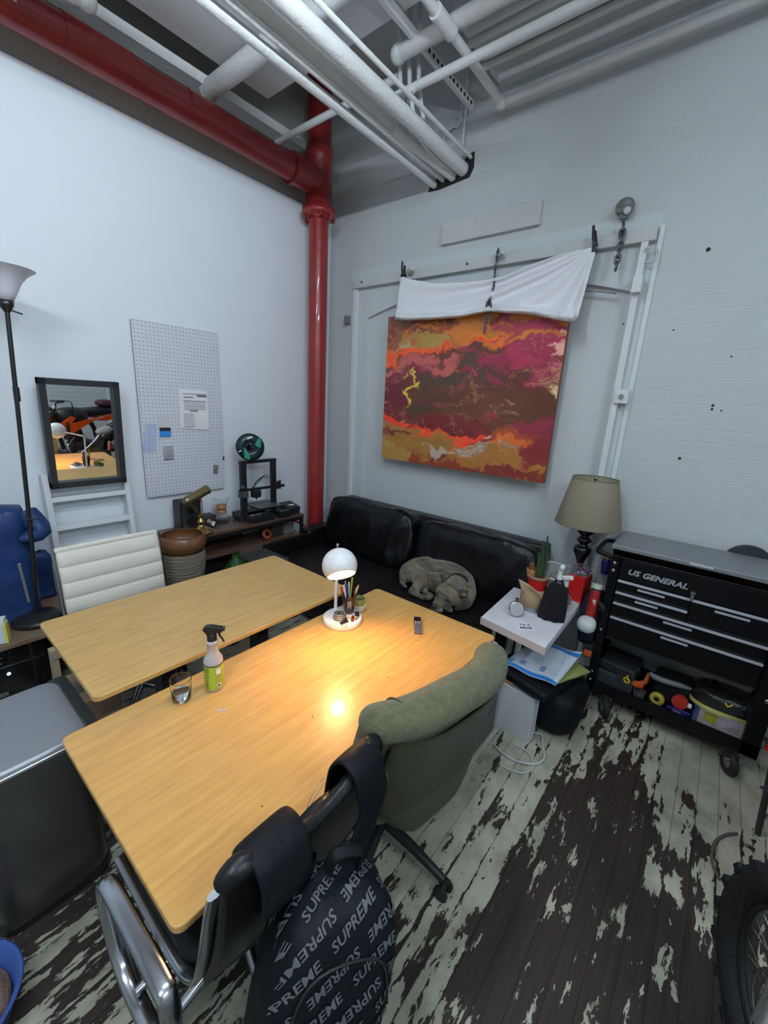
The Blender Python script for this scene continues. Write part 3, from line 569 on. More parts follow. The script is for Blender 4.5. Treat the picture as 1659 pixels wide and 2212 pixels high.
# low cabinet under tarp with glossy black appliance
t=thing('low_cabinet','low wooden cabinet top under the floor lamp','cabinet',(.05,2.93,0))
m_brownw=M('worn_brown_wood',(.17,.11,.07),.5,bump=.2,bs=30,var=.25,vs=8,stretch=(1,8,8))
wpart('top',G().bb((-.9,2.64,CT-.03),(.63,3.2,CT),.004),m_brownw,t); wpart('side_panel',G().bb((.60,2.68,0),(.63,3.18,CT-.03)),m_brownw,t); wpart('back_panel',G().bb((-.9,3.16,0),(.60,3.18,CT-.03)),m_brownw,t)
t=thing('black_appliance','glossy black boxy appliance with a blue light inside the low cabinet','appliance',(.05,2.85,0))
m_gl=M('gloss_black',(.006,.006,.007),.12,coat=.6)
wpart('body',G().bb((-.6,2.70,.01),(.45,3.1,CT-.05),.01),m_gl,t); wpart('handle',G().tube([(-.25,2.695,.36),(-.2,2.66,.365),(.2,2.66,.365),(.27,2.695,.36)],.010,10,sub=4),m_alu,t)
wpart('seam',G().bb((-.58,2.697,.315),(.43,2.70,.32)),m_steel,t)
pl=py(20,1457,2.69); wpart('status_light',G().torus((pl.x,2.697,pl.z),.006,.002,rot(90,0,0),16,6),M('blue_led',(.1,.3,1),.4,emi=(.25,.5,1),es=6),t,'small glowing blue ring')
wpart('badge',G().box((pl.x-.05,2.696,pl.z-.11),(.07,.004,.025),.002),m_steel,t)
# tissue box + bottle at the left edge
t=thing('tissue_box','white carton with yellow edge left of the floor lamp base','box',(.26,2.68,CT))
pb=pz(12,1355,CT); wpart('carton',G().box((.255,2.70,CT+.055),(.10,.05,.11),.002,rot(0,0,-20)),M('carton_white',(.62,.66,.74),.6),t)
wpart('printed_band',G().box((.255,2.70,CT+.118),(.103,.053,.03),.002,rot(0,0,-20)),m_whitep,t); wpart('yellow_edge',G().box((.303,2.682,CT+.055),(.012,.052,.11),.001,rot(0,0,-20)),M('carton_yellow',(.65,.6,.1),.6),t)
wpart('purple_print',G().box((.25,2.674,CT+.12),(.05,.004,.012),.001,rot(0,0,-20)),M('print_purple',(.12,.08,.4),.6),t)
t=thing('white_bottle','white plastic bottle at the left edge in front of the carton','bottle',(.20,2.655,CT)); wpart('body',G().lathe([(.0001,0),(.03,0),(.032,.01),(.03,.09),(.012,.11),(.012,.12)],(.205,2.655,CT),24),m_whitep,t); wpart('cap',G().cyl((.205,2.655,CT+.12),(.205,2.655,CT+.14),.014),M('grey_cap',(.2,.2,.22),.4),t)
# cardboard boxes / concrete pieces behind far desk left end
m_card=M('cardboard',(.32,.22,.13),.8,bump=.2,bs=20)
t=thing('paper_stack','pale folded papers and cartons on the floor beyond the trash can','papers',(.5,2.1,0))
wpart('pale_board',G().box((.50,2.0,.09),(.27,.28,.16),.01,rot(0,0,6)),M('pale_carton',(.42,.42,.42),.7,var=.15,vs=9),t); wpart('tan_board',G().box((.50,2.27,.12),(.28,.1,.24),.006,rot(0,0,5)),m_card,t)
t=thing('wooden_crate','small pale wooden crate end under the far desk left corner','crate',(.47,2.5,0))
m_pine=M('pale_pine',(.42,.34,.22),.6,var=.15,vs=9,stretch=(1,1,6))
for dx in (0,.16): wpart('upright',G().bb((.42+dx,2.42,0),(.445+dx,2.5,.45)),m_pine,t)
for z in (.08,.25,.42): wpart('slat',G().bb((.42,2.415,z),(.605,2.425,z+.05)),m_pine,t)
# ================= SHELF UNIT along the left wall =================
ST=.745
m_wal=M('brown_stained_board',(.105,.055,.038),.35,bump=.1,bs=60,var=.25,vs=5,stretch=(1,6,6),coat=.1)
t=thing('shelf_unit','long low rack with brown board top along the left wall','shelf',(1.9,3.03,0))
wpart('top',G().bb((1.20,2.86,ST-.022),(2.44,3.19,ST),.003),m_wal,t)
for x in (1.22,2.42):
    for y in (2.875,3.175): wpart('leg',G().bb((x-.013,y-.013,0),(x+.013,y+.013,ST-.022)),m_blackm,t)
wpart('rail',G().bb((1.21,2.863,ST-.05),(2.43,2.885,ST-.022)),m_blackm,t)
wpart('lower_shelf',G().bb((1.21,2.87,.54),(2.43,3.18,.56),.002),m_wal,t); wpart('bottom_shelf',G().bb((1.21,2.87,.08),(2.43,3.18,.1),.002),m_wal,t)
wpart('back_panel',G().bb((1.22,3.18,.1),(2.0,3.19,.7)),m_dark,t)
solo('shelf_box',G().bb((2.28,2.93,.56),(2.38,3.08,.64),.006),M('grey_box',(.16,.17,.17),.6),'grey plastic box on the rack shelf under the printer','box')
t=thing('orange_reel','dull orange cord reel on the shelf beneath the printer','reel',(2.06,2.95,.56)); wpart('coil',G().torus((2.08,2.93,.61),.035,.014,rot(70,0,10),24,8).torus((2.08,2.945,.61),.028,.014,rot(70,0,10),24,8),M('dull_orange',(.35,.08,.02),.6),t); wpart('hub',G().cyl((2.08,2.915,.605),(2.08,2.965,.62),.02),m_black,t)
solo('black_case',G().bb((2.14,2.95,.56),(2.26,3.12,.67),.01),m_dark,'flat black case on the shelf beneath the printer','case')
solo('red_hose',G().tube([(2.45,3.05,.60),(2.5,3.1,.61),(2.60,3.13,.57),(2.66,3.1,.52)],.012,8,sub=5),M('red_hose_mat',(.45,.02,.015),.5),'short red hose behind the sofa arm beside the rack','hose')
# --- things on the rack ---
t=thing('speaker_box','black rectangular cabinet standing left behind the brass lamp','speaker',(1.46,3.1,ST))
wpart('cabinet',G().bb((1.40,3.04,ST),(1.56,3.16,ST+.23),.008),m_black,t); wpart('grille',G().bb((1.415,3.035,ST+.015),(1.545,3.041,ST+.215),.004),m_dark,t); wpart('lens',G().cyl((1.48,3.036,ST+.15),(1.48,3.03,ST+.15),.028,n=24).cyl((1.48,3.036,ST+.07),(1.48,3.03,ST+.07),.038,n=24),m_blackm,t)
t=thing('glue_bottle','clear glue bottle with red cap behind the small black box','bottle',(1.60,3.12,ST)); wpart('body',G().cyl((1.60,3.12,ST),(1.60,3.12,ST+.19),.017),M('translucent_grey',(.45,.42,.46),.3),t); wpart('cap',G().cyl((1.60,3.12,ST+.19),(1.60,3.12,ST+.225),.012,.008),m_red,t)
t=thing('small_speaker','small black box with a paper tag between lamp and carafe','box',(1.62,3.05,ST)); wpart('body',G().bb((1.545,3.0,ST),(1.665,3.10,ST+.10),.012,3),m_dark,t); wpart('tag',G().box((1.60,2.985,ST+.055),(.055,.003,.03),.001,rot(0,35,0)),m_card,t); wpart('white_tag',G().box((1.625,2.984,ST+.035),(.025,.003,.035),.001,rot(0,20,0)),m_paper,t)
t=thing('coffee_carafe','hourglass glass coffee carafe with a wooden collar','carafe',(1.755,3.08,ST))
wpart('glass',G().shell([(.055,0),(.064,.01),(.062,.035),(.03,.09),(.02,.115),(.03,.14),(.062,.205)],.0022,(1.755,3.08,ST),36),m_glass,t)
wpart('wooden_collar',G().lathe([(.034,.082),(.040,.085),(.036,.1),(.029,.113),(.036,.128),(.042,.145),(.036,.148),(.024,.115)],(1.755,3.08,ST),32,close=True),M('honey_wood',(.42,.2,.075),.45),t)
wpart('leather_tie',G().torus((1.755,3.08,ST+.114),.033,.004,None,24,6),M('brown_leather',(.12,.045,.02),.6),t)
# brass piano lamp
t=thing('brass_lamp','brass banker style lamp with a tilted cylinder shade','lamp',(1.50,2.93,ST)); bx,by=1.50,2.935
wpart('base',G().lathe([(.0001,0),(.082,0),(.086,.008),(.082,.018),(.076,.02),(.07,.028),(.045,.045),(.024,.055),(.018,.065),(.026,.075),(.028,.09),(.016,.105),(.013,.12),(.0001,.122)],(bx,by,ST),40),m_brass,t)
j1=Vector((bx,by,ST+.13)); j2=Vector((bx-.10,by-.02,ST+.255))
wpart('joint',G().ell(j1,.018).ell(j2,.022),m_brass,t); wpart('arm',G().cyl(j1+Vector((0,.012,0)),j2+Vector((0,.012,0)),.0055).cyl(j1-Vector((0,.012,0)),j2-Vector((0,.012,0)),.0055),m_brass,t)
sa=j2+Vector((-.005,-.01,.015)); sb=sa+Vector((.165,.03,.055))
wpart('shade',G().cyl(sa,sb,.034,.034,28).ell(sa,.034).cyl(sb,sb+(sb-sa).normalized()*.006,.036,n=28),M('aged_brass',(.28,.23,.11),.35,.9),t)
# 3D printer
m_pb=M('printer_black',(.013,.013,.015),.38)
t=thing('desktop_3d_printer','black open-frame 3d printer on the right end of the rack','printer',(2.1,3.0,ST)); PX,PY=2.10,3.0
wpart('base',G().bb((1.90,2.88,ST),(2.13,3.17,ST+.05),.006).bb((1.86,2.98,ST),(2.30,3.06,ST+.05),.005),m_pb,t)
wpart('upright',G().bb((1.895,3.0,ST+.05),(1.945,3.03,1.235)),m_pb,t); wpart('upright',G().bb((2.195,3.0,ST+.05),(2.24,3.03,1.235)),m_pb,t)
wpart('top_bar',G().bb((1.895,2.995,1.225),(2.24,3.035,1.25)),m_pb,t)
wpart('gantry_arm',G().bb((1.86,2.975,1.0),(2.28,2.995,1.02)).cyl((2.27,2.97,1.01),(2.30,2.97,1.01),.012),m_pb,t)
wpart('side_bracket',G().bb((2.20,2.965,.985),(2.26,2.995,1.05),.006).cyl((2.255,2.97,1.06),(2.255,2.97,.985),.01),m_pb,t)
wpart('extruder_motor',G().bb((1.87,2.94,.955),(1.92,2.985,1.005),.004).bb((1.845,2.95,.96),(1.87,2.98,1.0),.003).ell((1.885,2.97,1.04),.018),M('motor_grey',(.06,.06,.065),.4),t)
wpart('print_head',G().bb((1.965,2.93,.945),(2.035,2.985,1.01),.005).cyl((2.0,2.95,.945),(2.0,2.95,.925),.008,.003),m_pb,t)
wpart('print_bed',G().box((2.10,3.0,ST+.115),(.235,.235,.007),.002),M('bed_grey',(.09,.09,.09),.4,var=.2,vs=20),t)
wpart('bed_carriage',G().box((2.10,3.0,ST+.095),(.19,.19,.012),.002),m_pb,t)
wpart('screen_unit',G().box((2.36,2.97,ST+.045),(.13,.15,.07),.006,rot(12,0,0)).box((2.24,2.90,ST+.03),(.11,.06,.06),.006),m_pb,t)
wpart('screen_sticker',G().box((2.355,2.935,ST+.083),(.06,.02,.002),.0005,rot(12,0,0)),m_whitep,t)
wpart('base_label',G().box((1.955,2.95,ST+.051),(.03,.02,.002),.0005).box((2.02,2.95,ST+.051),(.04,.018,.002),.0005),M('label_grey',(.4,.45,.45),.5),t)
wpart('cable',G().tube([(1.98,2.96,1.01),(2.0,2.95,1.08),(2.08,2.95,1.12),(2.06,2.96,1.10),(1.96,2.96,1.02)],.004,6,sub=5).tube([(1.89,2.97,.96),(1.87,2.97,.86),(1.80,2.97,.82),(1.79,2.96,.76)],.005,6,sub=5).tube([(1.88,2.98,.96),(1.9,2.96,.86),(1.88,2.97,.79)],.004,6,sub=5),m_black,t)
wpart('spool_holder',G().bb((1.985,2.985,1.25),(2.03,3.03,1.29),.004).bb((1.965,2.99,1.28),(1.985,3.02,1.37)),m_pb,t)
t=thing('filament_spool','green and black filament spool mounted on top of the printer','spool',(1.965,2.97,1.26)); sc_=Vector((1.965,2.97,1.365)); q=rot(90,0,-24)
def disc(r0,r1,h,off): 
    return G().lathe([(r1,-h),(r0,-h),(r0,h),(r1,h)],sc_+q@Vector((0,0,off)),40,q,close=True)
wpart('flange',disc(.108,.028,.0025,.026),M('spool_black_green',(.008,.03,.03),.3),t); wpart('flange',disc(.108,.028,.0025,-.026),m_pb,t); wpart('filament',disc(.098,.04,.024,0),M('dark_green_filament',(.01,.06,.05),.4),t)
def wedge(a0,a1,r0,r1):
    return [(r0*math.cos(R(a)),r0*math.sin(R(a))) for a in np.linspace(a0,a1,8)]+[(r1*math.cos(R(a)),r1*math.sin(R(a))) for a in np.linspace(a1,a0,3)]
T=Matrix.Translation(sc_+q@Vector((0,0,.0287)))@q.to_4x4(); 
wpart('spool_hub',G().lathe([(.028,-.03),(.042,-.03),(.042,.03),(.028,.03)],sc_,32,q,close=True).bb(sc_-Vector((.012,.02,.02)),sc_+Vector((.012,.02,.02))),m_pb,t)
wpart('green_sector',G().prism([(.03,.02),(.065,.082),(.085,.05),(.075,-.005)],.0012,T).prism([(-.03,-.02),(-.055,.0),(-.05,-.085),(-.01,-.10),(-.008,-.06)],.0012,T),M('spool_green',(.03,.25,.18),.4),t)
wpart('spool_label',G().box(T@Vector((-.005,.078,.001)),(.045,.014,.0015),.0005,q@rot(0,0,18)).box(T@Vector((-.085,-.03,.001)),(.022,.008,.0015),.0005,q@rot(0,0,30)),m_paper,t)
# basket with bowl, on a stool
m_bask=M('woven_grey',(.19,.17,.12),.8,bump=.8,bs=40,stretch=(.3,.3,3))
bc=Vector((1.27,2.76,.43))
t=thing('woven_basket','grey-brown woven basket holding the wooden bowl','basket',bc); wpart('body',G().shell([(.09,0),(.115,.04),(.135,.14),(.142,.24),(.137,.28)],.008,bc,40),m_bask,t)
g=G()
for k in range(12): rr=np.interp(.02+.022*k,[0,.04,.14,.24,.28],[.09,.115,.135,.142,.137]); g.torus(bc+Vector((0,0,.02+.022*k)),rr,.0035,None,40,6)
wpart('weave_band',g,m_bask,t)
t=thing('wooden_bowl','large round brown wooden bowl set in the basket','bowl',bc+Vector((0,0,.24)))
wpart('body',G().shell([(.06,0),(.12,.03),(.155,.08),(.158,.115),(.14,.15)],.01,bc+Vector((0,0,.245)),48),M('acacia_wood',(.15,.065,.025),.35,var=.35,vs=7,stretch=(1,1,5),coat=.2),t)
t=thing('plant_stool','small dark stool under the woven basket','stool',(1.27,2.76,0)); wpart('seat',G().cyl((1.27,2.76,.405),(1.27,2.76,.43),.15,n=32),m_brownw,t)
for a in (45,135,225,315): wpart('leg',G().cyl((1.27+.1*math.cos(R(a)),2.76+.1*math.sin(R(a)),.405),(1.27+.13*math.cos(R(a)),2.76+.13*math.sin(R(a)),0),.014,n=10),m_brownw,t)
# jug and dark storage under the rack
gc=Vector((1.62,2.66,.3))
t=thing('green_glass_jug','large green glass jug in the shade behind the far desk','jug',(1.60,2.64,0)); wpart('body',G().shell([(.09,0),(.11,.03),(.115,.25),(.09,.40),(.03,.47),(.028,.5)],.004,(1.60,2.64,.13),32),M('green_glass',(.04,.12,.03),.08,trans=.6,coat=.5),t); wpart('stand',G().bb((1.48,2.53,0),(1.72,2.75,.13),.01),m_dark,t)
t=thing('storage_bin','dark clear-sided storage bin below the rack','bin',(1.86,2.68,0)); wpart('tub',G().bb((1.75,2.52,0),(1.98,2.82,.50),.02,3),M('smoky_plastic',(.03,.04,.035),.25,coat=.3),t); wpart('lid',G().bb((1.74,2.51,.50),(1.99,2.83,.53),.008),M('grey_lid',(.055,.06,.055),.35),t)
t=thing('cardboard_sheet','dark brown cardboard leaning below the rack near the sofa','cardboard',(1.9,2.84,0)); wpart('sheet',G().box((1.88,2.843,.29),(.22,.015,.56),.003,rot(-6,0,0)),M('dark_card',(.08,.055,.035),.8),t)
# ================= DESKS =================
def bamboo(name,c0,c1):
    m=M(name,c0,.34,coat=.15); nt=m.node_tree; b=nt.nodes['Principled BSDF']; tc=nt.nodes.new('ShaderNodeTexCoord'); mp=nt.nodes.new('ShaderNodeMapping'); mp.inputs['Scale'].default_value=(2.2,55,55); nt.links.new(tc.outputs['Object'],mp.inputs['Vector'])
    n=nt.nodes.new('ShaderNodeTexNoise'); n.inputs['Scale'].default_value=1; n.inputs['Detail'].default_value=6; n.inputs['Roughness'].default_value=.65; nt.links.new(mp.outputs[0],n.inputs['Vector'])
    mp2=nt.nodes.new('ShaderNodeMapping'); mp2.inputs['Scale'].default_value=(9,34,34); nt.links.new(tc.outputs['Object'],mp2.inputs['Vector']); n2=nt.nodes.new('ShaderNodeTexNoise'); n2.inputs['Scale'].default_value=1; n2.inputs['Detail'].default_value=3; nt.links.new(mp2.outputs[0],n2.inputs['Vector'])
    ad=nt.nodes.new('ShaderNodeMixRGB'); ad.inputs[0].default_value=.35; nt.links.new(n.outputs['Fac'],ad.inputs[1]); nt.links.new(n2.outputs['Fac'],ad.inputs[2])
    r=nt.nodes.new('ShaderNodeValToRGB'); e=r.color_ramp.elements; e[0].position=.33; e[0].color=tuple(c1)+(1,); e[1].position=.62; e[1].color=tuple(c0)+(1,); nt.links.new(ad.outputs[0],r.inputs['Fac']); nt.links.new(r.outputs[0],b.inputs['Base Color']); return m
m_bam=bamboo('bamboo',(.64,.37,.115),(.49,.265,.075))
m_bam2=bamboo('bamboo_far',(.63,.39,.135),(.48,.28,.088))
def desk(label,x0,x1,y0,y1,z,mat,rz=0,cx=None):
    t=thing('standing_desk',label,'desk',((x0+x1)/2,(y0+y1)/2,0),rz); hw,hd=(x1-x0)/2,(y1-y0)/2
    g=G().prism(rrect(x1-x0,y1-y0,.025,6),.022); g.v=[v+Vector((0,0,z-.022)) for v in g.v]; bevel(part('desktop',g,mat,t),.004)
    part('crossbeam',G().bb((-hw+.2,-.12,z-.06),(hw-.2,-.08,z-.022)).bb((-hw+.2,.08,z-.06),(hw-.2,.12,z-.022)),m_dark,t)
    for s in (-1,1):
        x=s*(hw-.36); part('lifting_column',G().bb((x-.03,-.045,.07),(x+.03,.045,z-.05)).bb((x-.04,-hd+.1,z-.055),(x+.04,hd-.1,z-.024)),m_dark,t)
        part('foot',G().bb((x-.04,-hd+.06,0),(x+.04,hd-.06,.035),.01).bb((x-.04,-.06,.035),(x+.04,.06,.075),.004),m_dark,t)
    return t
d1=desk('near bamboo standing desk with the lit globe lamp on it',.232,1.775,.665,1.42,.71,m_bam)
d2=desk('far bamboo standing desk, raised slightly behind the near one',.345,1.575,1.455,2.155,.765,m_bam2,R(-.6))
part('controller',G().bb((-.05,-.335,.735),(.08,-.30,.75),.003),m_dark,d2)
solo('paint_spot',G().prism([(p.x,p.y) for p in (pz(467,1538,.71),pz(476,1531,.71),pz(484,1532,.71),pz(490,1528,.71),pz(491,1535,.71),pz(480,1537,.71),pz(472,1540,.71))],.0008,Matrix.Translation((0,0,.7102))),M('dried_paint',(.45,.38,.33),.7),'small dried whitish paint spot on the near desk','stain')
g=G()
for (x,y) in ((675,1548),(618,1400),(566,1742),(905,1374+10),(578,1778),(840,1463)): p=pz(x,y,.71); g.cyl(p,p+Vector((0,0,.001)),.0025,n=8)
solo('desk_specks',g,M('speck_brown',(.12,.05,.02),.7),'scattered tiny dark specks on the near desk top','specks',kind='stuff')
# ---- globe lamp ----
Z=.71
lb=Vector((1.355,1.295,Z)); t=thing('globe_desk_lamp','lit white globe desk lamp with round white base on the near desk','lamp',lb)
m_lw=M('lamp_white',(.78,.78,.77),.3,coat=.3)
wpart('base',G().lathe([(.0001,0),(.094,0),(.096,.003),(.096,.027),(.093,.03),(.0001,.03)],lb,48),m_lw,t)
pb_=Vector((1.385,1.375,Z+.03)); hj=Vector((1.385,1.372,1.062)); gcn=Vector((1.212,1.185,1.083)); GR=.0765
wpart('post',G().cyl(pb_,hj,.0085,.0075,14),m_lw,t)
nrm=Vector((-.31,-.59,-.745)).normalized()
hat=gcn-nrm*.3*GR+Vector((.35,.5,.75)).normalized()*GR*.99
wpart('arm',G().cyl(hj,gcn+(hj-gcn).normalized()*GR*.98,.0065,n=12),m_lw,t)
wpart('hinge_knob',G().ell(hj,.011).cyl(hj,hj+Vector((0,0,.02)),.006,n=10).ell(hj+Vector((0,0,.024)),.0085),m_alu,t)
q=Vector((0,0,-1)).rotation_difference(nrm).to_matrix()
prof=[]; a_cut=math.asin(.80)
for i in range(25): 
    a=PI/2-(PI/2+ (PI/2-a_cut))*i/24; prof.append((max(.0001,GR*math.cos(a)),GR*math.sin(a)))
inn=[(max(.0001,r*.955),z*.955) for r,z in prof[::-1]]
wpart('globe_shade',G().lathe(prof+inn,gcn,48,q),m_lw,t)
wpart('bulb',G().ell(gcn+nrm*.018,(.031,.031,.034),q,20),M('bulb_glow',(1,.8,.5),.5,emi=(1,.62,.27),es=BULB),t,'glowing warm light bulb')
wpart('socket',G().cyl(gcn-nrm*.03,gcn-nrm*.065,.02),m_whitep,t)
# ---- things on lamp base ----
pc=Vector((1.405,1.30,Z+.031))
t=thing('pen_cup','dark smoked tumbler full of pens on the lamp base','cup',pc)
wpart('cup',G().shell([(.026,0),(.029,.02),(.036,.095)],.002,pc,28),M('smoked_plastic',(.035,.025,.028),.15,trans=.35,coat=.4),t)
wpart('print',G().box(pc+Vector((-.022,-.022,.05)),(.022,.002,.05),.0005,rot(8,0,-45)),M('cup_print',(.3,.25,.24),.5),t)
pens=[('white pen with a blue cap in the cup, leaning left','pen',(-.022,-.006),(-.06,.01,.17),(.75,.75,.8)),('blue ballpoint pen in the cup, left of centre','pen',(-.01,-.016),(-.03,.0,.165),(.03,.05,.4)),('purple pen with a clip in the cup','pen',(-.004,-.01),(-.03,.03,.16),(.08,.06,.35)),
('black marker in the middle of the cup','marker',(.004,.0),(-.01,.02,.165),(.015,.015,.015)),('red-orange pencil leaning right in the cup','pencil',(.006,-.018),(.055,-.03,.14),(.75,.09,.02)),('yellow pencil leaning right over the cup rim','pencil',(.012,-.014),(.075,-.03,.15),(.7,.42,.05)),
('white marker standing in the middle of the cup','marker',(.006,.006),(.01,.02,.17),(.7,.72,.72)),('lime green pen at the right rear of the cup','pen',(.014,.01),(.05,.02,.19),(.4,.5,.04)),('silver pen at the back of the cup','pen',(.0,.016),(-.02,.035,.18),(.3,.3,.32)),('dark red pen leaning against the left rim','pen',(-.018,.008),(-.055,.05,.15),(.3,.03,.02))]
for lab,cat,(a,b),(c,d,h),col in pens:
    tt=thing(cat,lab,cat,pc+Vector((a*.5,b*.5,.01))); p0=pc+Vector((a*.4,b*.4,.008)); p1=pc+Vector((c*.6,d*.6,h*.93)); mm=M('pen_body',col,.35)
    wpart('barrel',G().cyl(p0,p0.lerp(p1,.78),.0042,n=10),mm,tt); wpart('cap',G().cyl(p0.lerp(p1,.78),p1,.0047,.004,n=10),mm if cat!='pencil' else M('pencil_tip',(.6,.42,.25),.6),tt)
kc=Vector((1.325,1.285,Z+.031))
t=thing('wire_coil','coiled grey solder roll on the left of the lamp base','coil',kc)
wpart('coil',G().torus(kc+Vector((0,0,.01)),.028,.005,None,28,8).torus(kc+Vector((.001,0,.019)),.027,.005,None,28,8).torus(kc+Vector((0,.001,.028)),.026,.004,None,28,8),M('solder_grey',(.3,.29,.28),.35,.6),t); wpart('clip',G().box(kc+Vector((-.002,0,.034)),(.03,.006,.004),.001,rot(0,0,30)),m_black,t)
kp=Vector((1.31,1.235,Z+.031)); t=thing('key_bunch','small black key bunch with a ring at the front of the lamp base','keys',kp)
wpart('fob',G().box(kp+Vector((0,.005,.005)),(.045,.014,.008),.003,rot(0,0,-10)).box(kp+Vector((.022,.02,.006)),(.02,.014,.008),.003),m_black,t); wpart('ring',G().torus(kp+Vector((-.016,-.012,.002)),.012,.0013,rot(20,0,0),20,6),m_steel,t); wpart('key',G().box(kp+Vector((.012,.02,.01)),(.03,.008,.002),.0005,rot(0,0,40)),m_steel,t)
t=thing('pocket_tool','small dark red pocket tool at the front right of the lamp base','tool',(1.37,1.235,Z+.031)); wpart('body',G().box((1.365,1.235,Z+.036),(.045,.014,.010),.003,rot(0,0,38)),M('dark_red',(.2,.02,.015),.4),t); wpart('blade',G().box((1.385,1.225,Z+.034),(.04,.006,.003),.001,rot(0,0,20)),m_steel,t)
solo('black_binder_clip',G().prism([(0,0),(.025,0),(.021,.016),(.004,.016)],.02,frame((1.395,1.245,Z+.031),(.6,.8,0),(0,0,1))),m_black,'black binder clip standing at the cup foot on the lamp base','clip')
solo('yellow_stick',G().cyl((1.345,1.255,Z+.04),(1.39,1.225,Z+.035),.0022,n=8),m_yellow,'short yellow stick lying across the lamp base','stick')
# tin candle and bowl
t=thing('white_ramekin','small white dish behind the pen cup','dish',(1.495,1.315,Z)); rc=Vector((1.497,1.315,Z)); wpart('dish',G().shell([(.026,0),(.034,.012),(.037,.036)],.004,rc,32),m_whitep,t)
t=thing('candle_tin','green and yellow candle tin stacked in the white dish','tin',rc+Vector((0,0,.01))); wpart('tin',G().shell([(.029,0),(.032,.005),(.032,.058)],.002,rc+Vector((0,0,.012)),32),M('green_label',(.30,.33,.07),.4),t); wpart('wax',G().cyl(rc+Vector((0,0,.02)),rc+Vector((0,0,.052)),.029),M('dark_wax',(.06,.07,.06),.5),t)
solo('green_block',G().box(rc+Vector((.03,.035,.04)),(.03,.012,.05),.005,rot(20,0,30)),M('deep_green',(.02,.12,.05),.4),'dark green block behind the candle tin','block')  # unidentified green thing, made as a plain block
# remote
rc=(pz(890,1337,Z)+pz(914,1371,Z))/2; ra=math.atan2((pz(902,1372,Z)-pz(901,1336,Z)).y,(pz(902,1372,Z)-pz(901,1336,Z)).x)
rp=Vector((1.572,.995,Z)); dr=(pz(903,1371,Z)-pz(901,1337,Z)); L=.125; ang=math.degrees(math.atan2(dr.y,dr.x)); rp=(pz(903,1371,Z)+pz(901,1337,Z))/2
t=thing('tv_remote','small black and silver remote control on the near desk','remote',rp,R(ang))
L=dr.length
part('body',G().box((0,0,.007),(L,.036,.013),.003),M('remote_silver',(.16,.15,.17),.35,.3),t); part('top_panel',G().box((-L*.22,0,.0139),(L*.52,.034,.001),.0004),m_gl,t)
g=G()
for i in range(3):
    for j in range(3): g.box((-L*.12+i*.012-.006,-.010+.010*j,.0146),(.006,.006 if j!=1 else .005,.0012),.0004)
part('button_set',g,M('button_white',(.7,.7,.72),.5),t)
# spray bottle
sb_=pz(464,1484,Z); t=thing('spray_cleaner_bottle','translucent spray bottle with black trigger and lime label on the near desk','spray bottle',sb_,R(-18))
def sbl(pr,n=40): return G().lathe(pr,(0,0,0),n)
part('bottle',sbl([(.0001,0),(.030,0),(.034,.006),(.034,.115),(.033,.125),(.024,.143),(.0195,.155),(.019,.185),(.021,.187),(.0205,.2),(.0001,.2)]),M('milky_plastic',(.70,.62,.60),.3,trans=.25),t)
part('label',G().lathe([(.0345,.012),(.0347,.013),(.0347,.107),(.0345,.108)],n=40),M('lime_label',(.40,.46,.06),.5),t)
part('label_band',G().lathe([(.0348,.107),(.0350,.1075),(.0350,.1105),(.0346,.111)],n=40),m_ink,t)
g=G(); hd=Matrix.Rotation(R(205-(-18)-180),4,'Z')
part('collar',sbl([(.016,.193),(.0165,.196),(.0165,.222),(.012,.226)]),m_black,t)
q4=Matrix.Rotation(R(-17),4,'Z')
g=G().prism([(-.030,.008),(-.018,.020),(.0,.021),(.036,.010),(.040,.004),(.036,-.006),(.026,-.010),(.014,-.006),(.012,-.02),(-.015,-.02),(-.018,-.008)],.024,q4@frame((0,.012,.238),(1,0,0),(0,0,1)),.003); part('spray_head',g,m_black,t)
g=G(); g.tube([q4@Vector(p) for p in ((.022,0,.232),(.027,0,.215),(.036,0,.2),(.040,0,.188))],[.006,.006,.005,.004],8,flat=(1.5,.7)); part('trigger',g,m_black,t)
part('nozzle',G().cyl(q4@Vector((.036,0,.243)),q4@Vector((.046,0,.241)),.009,n=14),m_black,t)
g=G(); ge=G()
def on_cyl(gg,body,size,a0,z,r=.0353,vert=False,sx=1):
    vs,fs=text_geo(body,size,0,0.0,'CENTER'); out=[]
    for v in vs:
        x,y=(v.x*sx,v.y) if not vert else (-v.y,v.x); a=R(a0)+x/r; out.append((r*math.cos(a),r*math.sin(a),z+y))
    gg.add(out,fs,False)
on_cyl(g,"RS",.024,-147,.093); on_cyl(g,"CLEAN",.008,-145,.072); on_cyl(g,"DAY",.008,-147,.060)
for k in range(7): 
    a=R(-150); g.add([(.0353*math.cos(a+d),.0353*math.sin(a+d),z) for d,z in ((0,.02+.005*k),(.22,.02+.005*k),(.22,.022+.005*k),(0,.022+.005*k))],[(0,1,2,3)],False)
part('label_text',g,m_ink,t)
def cpatch(gg,a0,a1,z0,z1,r=.0352): gg.grid(lambda u,v:Vector((r*math.cos(R(a0+(a1-a0)*u)),r*math.sin(R(a0+(a1-a0)*u)),z0+(z1-z0)*v)),8,2)
g=G(); cpatch(g,-88,-60,.075,.098); cpatch(g,-85,-60,.02,.036); part('label_panel',g,m_paper,t)
g=G(); cpatch(g,-80,-68,.024,.032,.0354); part('barcode',g,m_ink,t)
g=G(); cpatch(g,-130,-96,.014,.104,.03515); part('label_stripe',g,M('bright_lime',(.43,.56,.05),.5),t)
